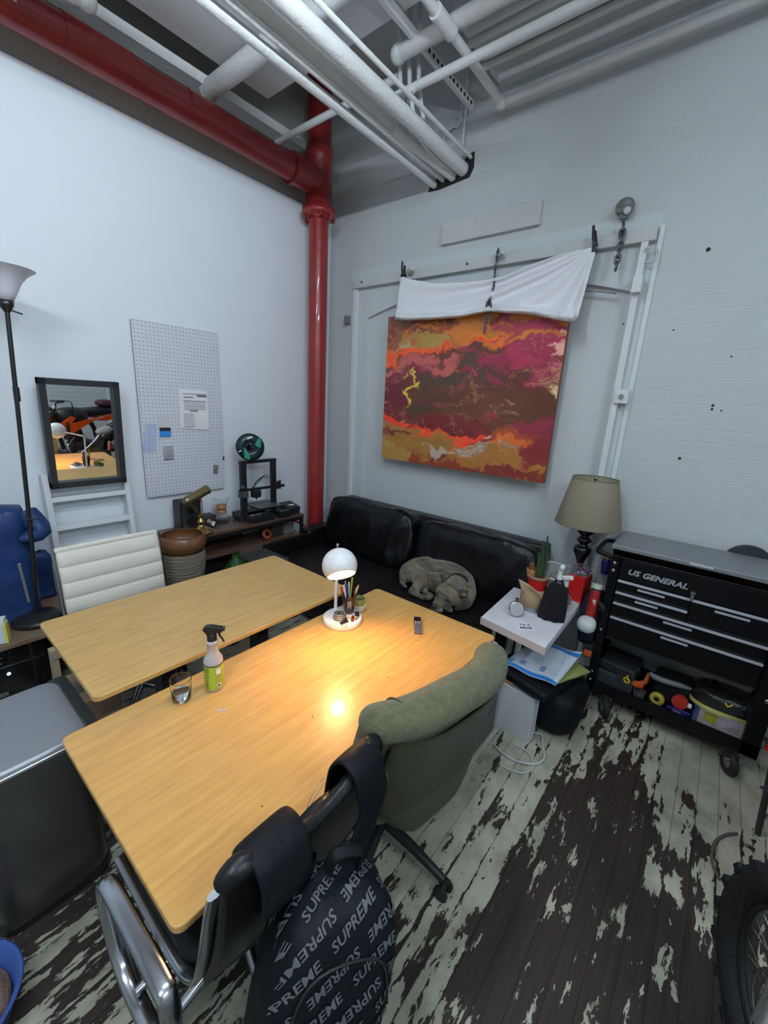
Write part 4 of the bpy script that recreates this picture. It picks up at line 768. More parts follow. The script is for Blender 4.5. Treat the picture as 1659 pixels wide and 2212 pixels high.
# tumbler
tb=pz(393,1510,Z); t=thing('glass_tumbler','clear glass tumbler with a little water on the near desk','glass',tb)
part('glass',G().shell([(.028,0),(.031,.004),(.036,.07),(.0375,.085)],.0022,(0,0,0),48).lathe([(.0001,.0005),(.027,.0005),(.029,.012),(.0001,.012)],n=32),m_glass,t)
part('water',G().lathe([(.0001,.0125),(.0285,.0125),(.0295,.034),(.0001,.034)],n=40),M('water',(.97,.99,1),.0,trans=1,ior=1.33),t)
# ================= WHITE CHAIR =================
m_wleather=M('white_leather',(.72,.68,.60),.5,bump=.15,bs=60)
t=thing('white_office_chair','white ribbed low-back office chair behind the far desk','chair',(.80,2.72,0))
y=2.53; z0,z1=.50,.925
def wc(u,v):
    x=.535+.505*u+.01*math.sin(v*3)*(u-.5); z=z0+(z1-z0)*v
    rib=abs(math.sin(v*PI*7)); return x,z,rib
g=G()
def f(u,v):
    a=u*2*PI; ca,sa=math.cos(a),math.sin(a); x=.787+math.copysign(abs(ca)**.25,ca)*(.255-.0*v); z=z0+(z1-z0)*v; th=.010+.013*abs(math.sin(v*PI*5+.001))**.6
    if v>.985: th*=.6
    yy=y+.05*v+.10*(v-.5)**2-.0; return Vector((x,yy+math.copysign(abs(sa)**.5,sa)*th,z))
g.grid(f,48,106,cu=True); wpart('backrest',g,m_wleather,t)
wpart('top_roll',G().tube([(.532,y+.078,.925),(.787,y+.076,.93),(1.042,y+.078,.925)],.017,12,sub=3),m_wleather,t)
wpart('seat',G().ell((.787,2.32,.47),(.25,.23,.04),None,28,.45),m_wleather,t)
for s in (-1,1): 
    x=.787+s*.262; wpart('side_rail',G().tube([(x,2.12,.47),(x,2.4,.45),(x,2.53,.53),(x,2.60,.925)],.011,10,sub=5),m_alu,t)
wpart('gas_post',G().cyl((.787,2.35,.12),(.787,2.35,.44),.025),m_alu,t)
def starbase(t,cx,cy,rr=.30,mat=None,a0=18,cast=m_black):
    for k in range(5):
        a=R(a0+72*k); e=Vector((cx+rr*math.cos(a),cy+rr*math.sin(a),.075))
        wpart('base_arm',G().tube([(cx,cy,.12),(cx+.15*math.cos(a),cy+.15*math.sin(a),.105),e],[.024,.020,.015],10),mat or m_black,t)
        c=wpart('caster',G().cyl(e+Vector((-.014,0,-.045)),e+Vector((-.028,0,-.045)),.028,n=18).cyl(e+Vector((.014,0,-.045)),e+Vector((.028,0,-.045)),.028,n=18).cyl(e+Vector((-.014,0,-.03)),e+Vector((.014,0,-.03)),.014,n=10),cast,t)
starbase(t,.787,2.35,.28,m_alu)
# ================= GREEN CHAIR =================
m_gf=M('green_tweed',(.115,.12,.062),.95,bump=.5,bs=220,var=.28,vs=45,sheen=.15)
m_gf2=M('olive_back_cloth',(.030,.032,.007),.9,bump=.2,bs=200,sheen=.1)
A=Vector((.775,.565,.0)); Bp=Vector((1.315,.475,.0)); ax=(Bp-A); W_=ax.length; ax.normalize(); nb=Vector((ax.y,-ax.x,0)) # nb points to camera side
cen=(A+Bp)/2; t=thing('green_office_chair','old green upholstered swivel chair with rolled top tucked at the near desk','chair',(cen.x,cen.y+.2,0))
def gl(s,d,z): return cen+ax*s+nb*d+Vector((0,0,z))
# backrest slab: wide on top, narrowing to the bottom, edges wrapping forward like wings
g=G()
def bf(u,v):
    a=2*PI*u; ca,sa=math.cos(a),math.sin(a); z=.40+.50*v
    hw=np.interp(v,[0,.12,.4,.75,1],[.13,.19,.265,.30,.30]); s=math.copysign(abs(ca)**.35,ca)*hw
    th=.050*min(1,(.35+v*2)); wing=.09*(abs(s)/.30)**3
    d=math.copysign(abs(sa)**.6,sa)*th-wing-.03*math.sin(v*PI)+.05*v
    return gl(s,d-.02,z)
g.grid(bf,56,40,cu=True); o=wpart('backrest',g,m_gf,t)
g=G()
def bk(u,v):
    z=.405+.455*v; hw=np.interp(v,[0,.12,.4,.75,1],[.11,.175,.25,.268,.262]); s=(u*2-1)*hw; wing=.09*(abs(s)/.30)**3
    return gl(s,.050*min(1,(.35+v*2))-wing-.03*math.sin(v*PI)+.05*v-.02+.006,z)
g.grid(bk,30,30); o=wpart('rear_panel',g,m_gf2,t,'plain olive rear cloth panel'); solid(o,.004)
g=G(); pts=[]; rs=[]
for k in range(15):
    u=k/14; s=(u*2-1)*.275; pts.append(gl(s,.035-.085*(abs(s)/.30)**3,.905+.012*math.sin(u*PI*1.6))); rs.append(.062+.006*math.sin(u*PI))
g.tube(pts,rs,20,flat=(1,.82)); g.ell(pts[0],(.05,.06,.052)); g.ell(pts[-1],(.062,.062,.052)); o=wpart('top_roll',g,m_gf,t); remesh(o,.008,6)
pts=[gl(-.275+.004,.09-.085,.93-.02),gl(-.28,.075-.08,.86),gl(-.265,.03,.85)]
wpart('piping',G().torus(gl(-.215,-.010,.903),.058,.0035,Vector((0,0,1)).rotation_difference(ax).to_matrix(),28,6),M('dark_piping',(.06,.065,.03),.8),t)
wpart('armrest_stub',G().ell(gl(-.295,-.03,.73),(.045,.06,.06)),m_gf,t)
g=G().ell(gl(0,-.30,.47),(.27,.26,.065),Matrix.Rotation(math.atan2(ax.y,ax.x),3,'Z'),32,.5); wpart('seat',g,m_gf,t)
wpart('gas_post',G().cyl(gl(0,-.26,.12),gl(0,-.26,.42),.025),m_black,t)
starbase(t,gl(0,-.26,0).x,gl(0,-.26,0).y,.30,m_black,-18)
# ================= BLACK CHAIR =================
m_bl=M('black_leather',(.006,.006,.007),.36,bump=.12,bs=90,spec=.4)
t=thing('black_leather_chair','black leather chair with polished metal arms pushed under the near desk','chair',(.51,.75,0))
g=G(); bcx=.515
def sling(u,v): # backrest curving from lumbar to top
    x=bcx+(u-.5)*.47; z=.50+.385*v; yy=.665-.10*v-.02*math.sin(v*PI)-.025*(1-(2*u-1)**2)
    sag=.012*math.sin(u*PI); return Vector((x,yy+sag,z-.02*(1-(2*u-1)**2)*v+.012*math.cos(u*PI*4)*(v>.95)))
g.grid(sling,40,30); o=wpart('backrest',g,m_bl,t); solid(o,.028)
wpart('top_roll',G().tube([(.285,.568,.875),(.32,.560,.895),(.42,.545,.872),(.515,.54,.862),(.62,.545,.875),(.705,.56,.905),(.745,.568,.885)],[.018,.026,.020,.018,.020,.026,.016],14,sub=5),m_bl,t)
wpart('seat',G().ell((bcx,.90,.455),(.24,.24,.035),None,28,.4),m_bl,t)
for s in (-1,1):
    x=bcx+s*.245
    wpart('side_rail',G().tube([(x,.56,.885),(x,.585,.8),(x,.63,.62),(x,.68,.5),(x,.80,.44),(x,1.12,.455)],.011,10,sub=5,flat=(.7,1.5)),m_alu,t)
    xa=bcx+(-.33 if s<0 else .285)
    g=G().tube([(xa,.885,.675),(xa,.76,.685),(xa,.625,.69),(xa,.595,.675),(xa,.59,.60),(xa,.62,.50),(xa,.70,.425),(xa,.80,.405),(xa,.885,.44),(xa,.925,.55),(xa,.925,.64)],.016,10,closed=True,sub=5,flat=(1.25,.62))
    wpart('armrest',g,m_alu,t)
    wpart('arm_bracket',G().cyl((x,.80,.43),(xa,.80,.425),.013,n=12),m_alu,t)
wpart('gas_post',G().cyl((bcx,.88,.12),(bcx,.88,.43),.027),m_alu,t)
starbase(t,bcx,.88,.27,m_alu,38,m_black)
solo('loose_wire',G().tube([pz(662,1748,.72),pz(675,1715,.78),pz(690,1690,.80),pz(700,1683,.76)],.0012,6,sub=6).tube([pz(668,1745,.72),pz(685,1715,.77),pz(700,1690,.77)],.0012,6,sub=6),m_wire,'thin loop of wire standing beside the black chair back','wire')
# ================= BACKPACK =================
bp0=Vector((.42,.435,.54)); 
t=thing('backpack','black backpack printed all over with white SUPREME lettering, hung on the black chair','backpack',bp0)
m_bag=M('black_nylon',(.0035,.0045,.007),.6,bump=.5,bs=14,spec=.25)
BA,BB_,BC=.135,.10,.255; BE=.55
brot=rot(-12,14,-28); 
def bpt(l): return bp0+brot@Vector(l)
g=G().ell((0,0,0),(BA,BB_,BC),None,56,BE)
def wob(v):
    n=float(vnoise(np.array([v.x*14+5.]),np.array([v.z*9+v.y*6+9.]),31,3)[0])-.5; return v+v.normalized()*n*.03
g.v=[bpt(wob(v)) for v in g.v]; wpart('main_body',g,m_bag,t)
def surf(x,z,eps=.003,B2=BB_,A2=BA,C2=BC,off=0):
    p=2/BE; r=1-abs(x/A2)**p-abs(z/C2)**p
    if r<=0.16: return None
    y=-B2*r**(1/p); v=wob(Vector((x,y,z))); n=v.normalized()
    if z>.165: return None
    return bpt(v+n*eps*1.3+Vector((0,-eps*.6,0)))
def surf_top(x,y,eps=.003):
    p=2/BE; r=1-abs(x/BA)**p-abs(y/BB_)**p
    if r<=0.35: return None
    z=BC*r**(1/p); v=wob(Vector((x,y,z))); return bpt(v+v.normalized()*eps)
m_let=M('grey_white_print',(.095,.10,.11),.6)
def lay(gg,body,size,cx,cz,ang,fn=surf,shear=.25,eps=.003):
    vs,fs=text_geo(body,size,shear,0,'CENTER'); a=R(ang); out=[]; ok=[]
    for v in vs:
        x=cx+v.x*math.cos(a)-v.y*math.sin(a); z=cz+v.x*math.sin(a)+v.y*math.cos(a); s_=fn(x,z,eps); ok.append(s_ is not None); out.append(s_ or Vector((0,0,0)))
    fs=[f_ for f_ in fs if all(ok[i] for i in f_)]; used=sorted({i for f_ in fs for i in f_}); mp={i:k for k,i in enumerate(used)}
    gg.add([out[i] for i in used],[tuple(mp[i] for i in f_) for f_ in fs],False)
BOLD=.02
ph_=np.radians(np.linspace(-70,170,500)); cy_=-BB_*np.sign(np.cos(ph_))*np.abs(np.cos(ph_))**BE; cz_=BC*np.sign(np.sin(ph_))*np.abs(np.sin(ph_))**BE
arc_=np.concatenate([[0],np.cumsum(np.hypot(np.diff(cy_),np.diff(cz_)))]); arc_-=np.interp(0,ph_,arc_)
def wrap(x,s_,eps=.003):
    p=2/BE; k=1-abs(x/BA)**p
    if k<.12 or s_<arc_[0] or s_>arc_[-1]: return None
    k=k**(1/p); y=float(np.interp(s_,arc_,cy_))*k; z=float(np.interp(s_,arc_,cz_))*k
    v=wob(Vector((x,y,z))); n=Vector((v.x/BA**2,v.y/BB_**2,v.z/BC**2)).normalized(); return bpt(v+n*eps)
g=G(); ca_,sa_=math.cos(R(38)),math.sin(R(38))
for r_ in range(-7,12):
    for c_ in range(-5,6):
        u_=c_*.145+(.07 if r_%2 else 0); v_=r_*.044; lay(g,"SUPREME",.029,u_*ca_-v_*sa_,u_*sa_+v_*ca_,38 if r_%2==0 else 218,wrap)
wpart('lettering',g,m_let,t,'rows of white SUPREME lettering')
# front pocket with red tag
g=G().ell((0,0,0),(.105,.045,.115),None,36,.5); g.v=[bpt(Vector((v.x,v.y-.085,v.z-.10))) for v in g.v]; wpart('front_pocket',g,m_bag,t)
g=G()
def surfp(x,z,eps=.003):
    p=2/.5; r=1-abs(x/.105)**p-abs((z+.10)/.115)**p
    if r<=0.02: return None
    return bpt(Vector((x,-.085-.045*r**(1/p)-eps,z)))
for r_ in range(-4,4):
    for c_ in (-1,0,1): u_=c_*.145+(.07 if r_%2 else 0); v_=r_*.044; lay(g,"SUPREME",.029,u_*ca_-v_*sa_,u_*sa_+v_*ca_-.06,38 if r_%2==0 else 218,surfp)
wpart('pocket_lettering',g,m_let,t)
g=G().box((0,0,0),(.09,.004,.026),.001); q=Matrix.Rotation(R(-38),3,'Y'); g.v=[bpt(q@v+Vector((.055,-.131,-.13))) for v in g.v]; wpart('red_tag',g,M('box_tag_red',(.30,.01,.015),.5),t)
g=G(); lay(g,"Supreme",.020,.055,-.13,38,lambda x,z,e:bpt(Vector((x,-.1345,z))),0); wpart('tag_text',g,M('tag_white',(.5,.4,.4),.6),t)
def ribbon(path,w,th,wob_=.004):
    P_=spline([Vector(p) for p in path],6); g=G(); n=len(P_)
    def f(u,v):
        i=int(round(v*(n-1))); p=P_[i]; a=P_[max(0,i-1)]; b_=P_[min(n-1,i+1)]; tg=(b_-a).normalized(); nn=Vector((1,0,0)).cross(tg).normalized()
        a_=2*PI*u; return p+Vector((1,0,0))*math.copysign(abs(math.cos(a_))**.5,math.cos(a_))*w/2+nn*math.copysign(abs(math.sin(a_))**.6,math.sin(a_))*th/2
    return g.grid(f,20,n,cu=True)
for x_,w_,dz in ((.395,.125,.0),(.655,.105,.01)):
    wpart('shoulder_strap',ribbon([bpt((-.07 if x_<.5 else .07,.085,.20)),Vector((x_,.50,.80)),Vector((x_,.507,.855)),Vector((x_,.525,.895+dz)),Vector((x_,.565,.91+dz)),Vector((x_,.60,.885)),Vector((x_,.615,.82)),Vector((x_,.63,.70))],w_,.014),m_bag,t)
wpart('top_handle',G().tube([bpt((-.035,0,.265)),bpt((-.03,-.01,.31)),bpt((.03,-.01,.31)),bpt((.035,0,.265))],.009,8,sub=5,flat=(1.5,.5)),m_bag,t)
wpart('zip_pull',G().cyl(bpt((-.13,-.09,-.03)),bpt((-.135,-.10,-.075)),.005,n=8),m_chrome,t)
wpart('zip_line',G().tube([surf(-.10,-.12,.004),surf(-.10,.05,.004),surf(-.075,.14,.004),surf(0,.163,.004),surf(.075,.14,.004),surf(.10,.05,.004)],.003,6,sub=4),m_black,t)
# dark jacket bulk hanging next to it
# ================= TRASH CAN =================
t=thing('step_trash_can','rectangular brushed steel step trash can left of the near desk','trash can',(.175,1.71,0))
m_brs=M('brushed_steel',(.13,.128,.12),.3,.85,bump=.02,bs=300); m_lid=M('grey_steel_lid',(.30,.31,.33),.38,.6)
g=G()
lv=[(0,1),(.01,1),(.62,1)]
def ring(w,h,r,z,cx=.175,cy=1.71): return [Vector((x,y,z)) for x,y in rrect(w,h,r,8,cx,cy)]
def loft(g,rs,cap=True):
    n=len(rs[0]); vs=[v for r_ in rs for v in r_]; fs=[(j*n+i,j*n+(i+1)%n,(j+1)*n+(i+1)%n,(j+1)*n+i) for j in range(len(rs)-1) for i in range(n)]; g.add(vs,fs,True)
    if cap: g.add(rs[0],[tuple(range(n-1,-1,-1))],False); g.add(rs[-1],[tuple(range(n))],False)
    return g
CW,CD=.325,.43
wpart('body',loft(G(),[ring(CW,CD,.06,.025),ring(CW,CD,.06,.56)]),m_brs,t)
wpart('rim',loft(G(),[ring(CW+.012,CD+.012,.06,.56),ring(CW+.012,CD+.012,.06,.60)]),m_brs,t)
wpart('lid',loft(G(),[ring(CW-.01,CD-.01,.06,.60),ring(CW-.008,CD-.008,.06,.612),ring(CW-.03,CD-.03,.05,.62)]),m_lid,t)
wpart('lid_edge',G().tube([v for v in ring(CW-.004,CD-.004,.06,.602)],.004,8,closed=True),m_chrome,t)
wpart('hinge_cover',loft(G(),[ring(.07,CD+.01,.03,.55,.33),ring(.07,CD+.01,.03,.612,.33)]),m_dark,t)
wpart('base_ring',loft(G(),[ring(CW+.015,CD+.015,.065,0),ring(CW+.015,CD+.015,.065,.028)]),m_black,t)
# blue pet basin
pc_=Vector((-.125,1.33,0)); t=thing('blue_basin','blue plastic basin with mixed pinkish contents at the left edge','basin',(pc_.x,pc_.y,0))
q=Vector((pc_.x,pc_.y,0)); wpart('basin',G().shell([(.12,0),(.14,.02),(.16,.10),(.17,.105)],.006,q,48),M('blue_basin',(.04,.09,.30),.45),t)
wpart('contents',G().ell(q+Vector((0,0,.045)),(.135,.135,.045),None,32),M('mixed_scraps',(.22,.13,.10),.7,bump=1,bs=30,var=.6,vs=22),t)
# ================= SOFA =================
m_leather=M('black_sofa_leather',(.0035,.0035,.0045),.34,bump=.9,bs=6,spec=.4,bd=5,stretch=(1,1.6,.6))
m_leather2=M('dark_brown_black_leather',(.006,.005,.0055),.42,bump=.15,bs=9)
t=thing('leather_sofa','long black leather sofa against the painting wall with a dog asleep on it','sofa',(2.55,1.75,0))
SY0,SY1=.80,2.80; SX0,SX1=2.02,3.0
wpart('base',G().bb((SX0+.03,SY0,.06),(SX1-.02,SY1+.02,.27),.02),m_leather2,t)
def cushion(g,c,s,e=.35,n=40,amp=.012,seed=0,fold=0):
    gg=G().ell((0,0,0),(s[0]/2,s[1]/2,s[2]/2),None,n,e)
    for v in gg.v:
        k=float(vnoise(np.array([v.y*6+seed+20.]),np.array([v.z*6+v.x*5+20.]),40+seed,4)[0])-.5
        f_=v.normalized()*(k*amp*2)
        if fold: f_+=Vector((-1,0,0))*fold*math.sin(v.y*fold_f+v.z*9+k*5)*max(0,1-abs(v.z)/(s[2]*.5))
        g.add([Vector(c)+v+f_],[],True)
    o=len(g.v)-len(gg.v); g.f+=[tuple(i+o for i in f__) for f__ in gg.f]; g.s+=[True]*len(gg.f); return g
fold_f=34
wpart('seat_cushion',cushion(G(),(2.40,(SY0+SY1)/2-.47,.34),(.80,1.02,.19),.22,48,.01,1),m_leather2,t); wpart('seat_cushion',cushion(G(),(2.40,(SY0+SY1)/2+.53,.34),(.80,1.00,.19),.22,48,.01,2),m_leather2,t)
wpart('backrest',G().bb((2.80,SY0,.27),(3.0,SY1,.845),.04,4).bb((2.86,SY0+.01,.80),(3.0,SY1-.01,.865),.02,3),m_leather,t)
g=cushion(G(),(0,0,0),(.24,1.0,.50),.42,72,.04,5,.022); q=rot(0,11,0); g.v=[q@v+Vector((2.735,2.305,.665)) for v in g.v]; wpart('back_cushion',g,m_leather,t)
g=cushion(G(),(0,0,0),(.22,.98,.47),.38,72,.03,9,.014); q=rot(0,11,0); g.v=[q@v+Vector((2.765,1.31,.65)) for v in g.v]; wpart('back_cushion',g,m_leather,t)
g=cushion(G(),(0,0,0),(.50,.14,.34),.3,44,.015,12); g.v=[v+Vector((2.71,2.885,.42)) for v in g.v]; wpart('end_cushion',g,m_leather,t); wpart('armrest',G().bb((2.05,SY1+.02,.06),(2.97,2.85,.56),.03,4).bb((2.47,2.84,.06),(2.97,2.955,.40),.03,4),m_leather,t)
wpart('foot',G().cyl((2.1,.88,0),(2.1,.88,.07),.025),m_black,t); wpart('foot',G().cyl((2.92,.88,0),(2.92,.88,.07),.025),m_black,t); wpart('foot',G().cyl((2.1,2.78,0),(2.1,2.78,.07),.025),m_black,t)
# ================= DOG =================
def fur():
    m=M('brindle_fur',(.2,.17,.13),.85,sheen=.3); nt=m.node_tree; b=nt.nodes['Principled BSDF']; tc=nt.nodes.new('ShaderNodeTexCoord'); mp=nt.nodes.new('ShaderNodeMapping'); mp.inputs['Rotation'].default_value=(.3,.2,.9); mp.inputs['Scale'].default_value=(26,7,9); nt.links.new(tc.outputs['Object'],mp.inputs[0])
    n=nt.nodes.new('ShaderNodeTexNoise'); n.inputs['Scale'].default_value=1; n.inputs['Detail'].default_value=7; n.inputs['Distortion'].default_value=1.2; nt.links.new(mp.outputs[0],n.inputs['Vector']); r=nt.nodes.new('ShaderNodeValToRGB'); e=r.color_ramp.elements; e[0].position=.36; e[0].color=(.065,.052,.036,1); e[1].position=.62; e[1].color=(.20,.162,.108,1)
    nt.links.new(n.outputs['Fac'],r.inputs[0]); nt.links.new(r.outputs[0],b.inputs['Base Color'])
    n2=nt.nodes.new('ShaderNodeTexNoise'); n2.inputs['Scale'].default_value=180; nt.links.new(tc.outputs['Object'],n2.inputs['Vector']); bp=nt.nodes.new('ShaderNodeBump'); bp.inputs['Strength'].default_value=.3; bp.inputs['Distance'].default_value=.004; nt.links.new(n2.outputs['Fac'],bp.inputs['Height']); nt.links.new(bp.outputs['Normal'],b.inputs['Normal']); return m
m_fur=fur()
t=thing('sleeping_dog','brindle grey-brown dog with a dark collar curled up asleep on the sofa','dog',(2.5,1.42,.43))
g=G()
def chainb(P):
    for (a,ra),(b,rb) in zip([(Vector(p[:3]),p[3]) for p in P],[(Vector(p[:3]),p[3]) for p in P[1:]]):
        n=max(2,int((b-a).length/.012))
        for k in range(n+1): u=k/n; g.ell(a.lerp(b,u),ra+(rb-ra)*u,None,14)
def Dp(x,y,z,r): p=pz(x,y,z); return (p.x,p.y,p.z,r)
chainb([Dp(876,1246,.490,.050),Dp(884,1236,.510,.078),Dp(900,1230,.515,.092),Dp(925,1228,.520,.100),Dp(950,1233,.525,.108),Dp(975,1243,.525,.112),Dp(995,1260,.520,.104),Dp(1003,1280,.510,.086),Dp(1003,1297,.49,.060)])
chainb([Dp(930,1255,.49,.07),Dp(955,1262,.495,.085),Dp(975,1270,.50,.085)])
chainb([Dp(893,1238,.53,.075),Dp(908,1246,.53,.066),Dp(908,1258,.515,.052),Dp(900,1270,.49,.036),Dp(889,1277,.462,.025)]) # thigh and shank
chainb([Dp(889,1278,.458,.023),Dp(903,1286,.452,.020),Dp(915,1291,.452,.021),Dp(928,1292,.450,.019)])
chainb([Dp(925,1262,.48,.04),Dp(913,1273,.462,.026),Dp(920,1280,.455,.020),Dp(932,1288,.452,.022)])
chainb([Dp(1003,1295,.48,.045),Dp(1000,1306,.462,.034),Dp(988,1310,.458,.030)])
chainb([Dp(876,1248,.485,.035),Dp(868,1258,.46,.02),Dp(876,1268,.452,.013)])
chainb([Dp(992,1262,.545,.078),Dp(982,1268,.56,.074),Dp(972,1277,.572,.078)])
chainb([Dp(972,1279,.572,.074),Dp(961,1281,.568,.064)]); chainb([Dp(972,1280,.57,.07),Dp(983,1290,.555,.060)])
chainb([Dp(962,1287,.555,.060),Dp(953,1297,.530,.046),Dp(946,1306,.505,.038),Dp(941,1313,.490,.031)]); chainb([Dp(960,1300,.52,.042),Dp(966,1312,.475,.028),Dp(974,1318,.458,.018)])
o=wpart('body',g,m_fur,t); remesh(o,.0075,7)
m_ear=M('ear_fur',(.075,.062,.055),.9)
def ear(pts,lab=None):
    g=G(); a,b,c,d=[Vector(p) for p in pts]
    g.grid(lambda u,v:(a.lerp(b,u)).lerp(c.lerp(d,u),v)+Vector((-.012,-.006,.014))*math.sin(u*PI)*(1-v*.6),10,10); o=wpart('ear',g,m_ear,t,lab); solid(o,.007); return o
P3=lambda x,y,z:pz(x,y,z)
ear([P3(956,1259,.63),P3(966,1254,.64),P3(950,1241,.615),P3(956,1240,.625)]); ear([P3(994,1273,.615),P3(991,1289,.60),P3(1012,1276,.585),P3(1007,1292,.575)],'darker folded ear')
wpart('inner_ear',G().ell(P3(1002,1285,.605),(.012,.018,.012)),M('pink_ear',(.22,.12,.11),.8),t)
wpart('nose',G().ell(P3(938,1310,.512),(.016,.020,.017)),M('dog_nose',(.02,.016,.016),.4),t)
wpart('muzzle_patch',G().ell(P3(948,1317,.480),(.024,.032,.018)),M('pale_muzzle',(.14,.13,.115),.9),t,'paler grey muzzle')
wpart('eye',G().tube([P3(940,1278,.592),P3(944,1282,.588),P3(944,1287,.578)],.0055,6),M('eyelid_dark',(.02,.016,.014),.8),t); wpart('eye',G().tube([P3(960,1296,.585),P3(966,1297,.585),P3(971,1300,.575)],.0065,6),M('eyelid_dark',(.02,.016,.014),.8),t)
cpos=P3(988,1264,.552); q=Vector((0,0,1)).rotation_difference(P3(972,1277,.575)-P3(996,1256,.545)).to_matrix()
wpart('collar',G().lathe([(.080,-.012),(.085,-.010),(.085,.010),(.080,.012)],cpos,40,q,close=True),M('collar_navy',(.010,.010,.016),.6),t,'dark collar')
# ================= END TABLE =================
ET=.62
t=thing('side_table','narrow white side table crowded with small things by the tool cart','table',(2.5,.69,0))
m_wt=M('scuffed_white_top',(.66,.66,.70),.55,var=.08,vs=9)
T_=[(2.00,.490),(2.06,.875),(2.60,.90),(2.60,.79),(3.0,.79),(3.0,.50)]
wpart('tabletop',G().prism(T_,.045,Matrix.Translation((0,0,ET-.045)),.003),m_wt,t)
wpart('edge_band',G().prism([(1.999,.489),(2.003,.489),(2.063,.876),(2.059,.877)],.043,Matrix.Translation((0,0,ET-.044))),M('pinkish_edge',(.56,.51,.49),.6),t,'pinkish grey raw front edge')
wpart('front_post',G().cyl((2.24,.70,.0),(2.24,.70,ET-.045),.018,n=16),m_white,t)
solo('white_pedestal',G().prism([(2.02,.50),(2.05,.79),(2.12,.785),(2.09,.493)],.29,None,.003),M('pedestal_white',(.62,.65,.67),.55),'low white upright panel under the front edge of the laptop bag','pedestal')
wpart('rear_panel',G().bb((2.9,.52,0),(2.93,.77,ET-.045)),m_white,t)
wpart('post',G().cyl((2.32,.78,0),(2.32,.78,ET-.045),.022,n=16),m_white,t)
solo('white_shelf_panel',G().box((2.25,.86,.46),(.16,.02,.30),.003,rot(0,0,20)),m_whitep,'white panel leaning under the side table by the sofa','panel')
# items
def at_t(x,y): return pz(x,y,ET)
f0=Vector((2.215,.735,ET)); t=thing('round_flask','round polished steel hip flask standing on the side table','flask',f0)
fd=Vector((-.80,-.60,0)); fq=Vector((0,0,1)).rotation_difference((fd+Vector((0,0,.35))).normalized()).to_matrix()
wpart('body',G().lathe([(.0001,-.011),(.036,-.011),(.040,-.0105),(.0445,-.006),(.0455,0),(.0445,.006),(.040,.0105),(.038,.011)],f0+Vector((0,0,.046)),48,fq),m_chrome,t)
wpart('face_plate',G().prism([(.038*math.cos(2*PI*i/40),.038*math.sin(2*PI*i/40)) for i in range(40)],.0012,Matrix.Translation(f0+Vector((0,0,.046))+fq@Vector((0,0,.0108)))@fq.to_4x4()),M('satin_steel',(.55,.54,.55),.4,.9),t)
wpart('cap',G().cyl(f0+Vector((.004,.003,.088)),f0+Vector((.007,.005,.110)),.010,n=16).cyl(f0+Vector((0,0,.085)),f0+Vector((.003,.002,.092)),.007,n=12),m_steel,t)
# planter: kraft wrapped tin
pc2=Vector((2.385,.70,ET)); t=thing('wrapped_tin','tin wrapped in brown paper holding the red cup on the side table','planter',pc2)
wpart('tin',G().cyl(pc2,pc2+Vector((0,0,.05)),.071,n=40),M('pale_tin',(.35,.38,.40),.35,.6),t)
wpart('paper_wrap',G().lathe([(.073,.028),(.076,.03),(.079,.125),(.076,.13)],pc2,48),m_kraft,t)
g=G(); g.grid(lambda u,v:pc2+Vector((-.075+.015*math.sin(u*PI)-.03*v,.05-.125*u+.02*v,.115+.085*v*(1-.55*u))),14,8); o=wpart('paper_flap',g,M('kraft_light',(.52,.38,.24),.7),t); solid(o,.003)
t=thing('red_cup_plant','red foil pot with a dark green snake plant on the side table','potted plant',pc2+Vector((0,0,.1)))
rc2=pc2+Vector((.015,-.005,.10)); wpart('pot',G().lathe([(.048,0),(.05,.01),(.058,.095),(.058,.10),(.05,.10)],rc2,36),M('red_foil',(.50,.012,.012),.4,bump=.3,bs=25),t)
wpart('rim',G().lathe([(.036,.095),(.060,.095),(.061,.108),(.056,.112),(.036,.106)],rc2,36,close=True),M('brown_rim',(.28,.16,.13),.6),t); wpart('soil',G().cyl(rc2+Vector((0,0,.08)),rc2+Vector((0,0,.098)),.04,n=24),M('soil_brown',(.05,.035,.025),.9,bump=1,bs=80),t)
m_leaf=M('snake_leaf',(.025,.06,.02),.5,var=.7,vs=40)
for (dx,dy,h,lx_,r) in ((.0,-.005,.24,-.006,.013),(.014,-.022,.27,-.01,.008),(-.01,.004,.17,-.012,.012)): wpart('leaf',G().tube([rc2+Vector((dx,dy,.09)),rc2+Vector((dx+.003,dy,.09+h*.5)),rc2+Vector((dx+lx_*.5,dy-lx_,.09+h))],[r,r*1.1,.003],10,sub=4,flat=(1.2,.6)),m_leaf,t)
wpart('stake',G().cyl(rc2+Vector((-.02,.0,.08)),rc2+Vector((-.012,0,.21)),.003,n=8),m_glass,t)
cp=rc2+Vector((.02,.045,.0)); t=thing('cork_pot','small ochre pot with a brown cork behind the red pot','pot',cp); wpart('pot',G().shell([(.02,0),(.034,.04),(.034,.075)],.004,cp+Vector((0,0,.06)),28),M('ochre_pot',(.38,.22,.07),.6),t); wpart('cork',G().tube([cp+Vector((0,.0,.12)),cp+Vector((0,.01,.165))],.016,14),M('cork_brown',(.22,.09,.03),.6),t); wpart('stand',G().cyl(cp-Vector((0,0,.1)),cp+Vector((0,0,.062)),.02),m_dark,t)
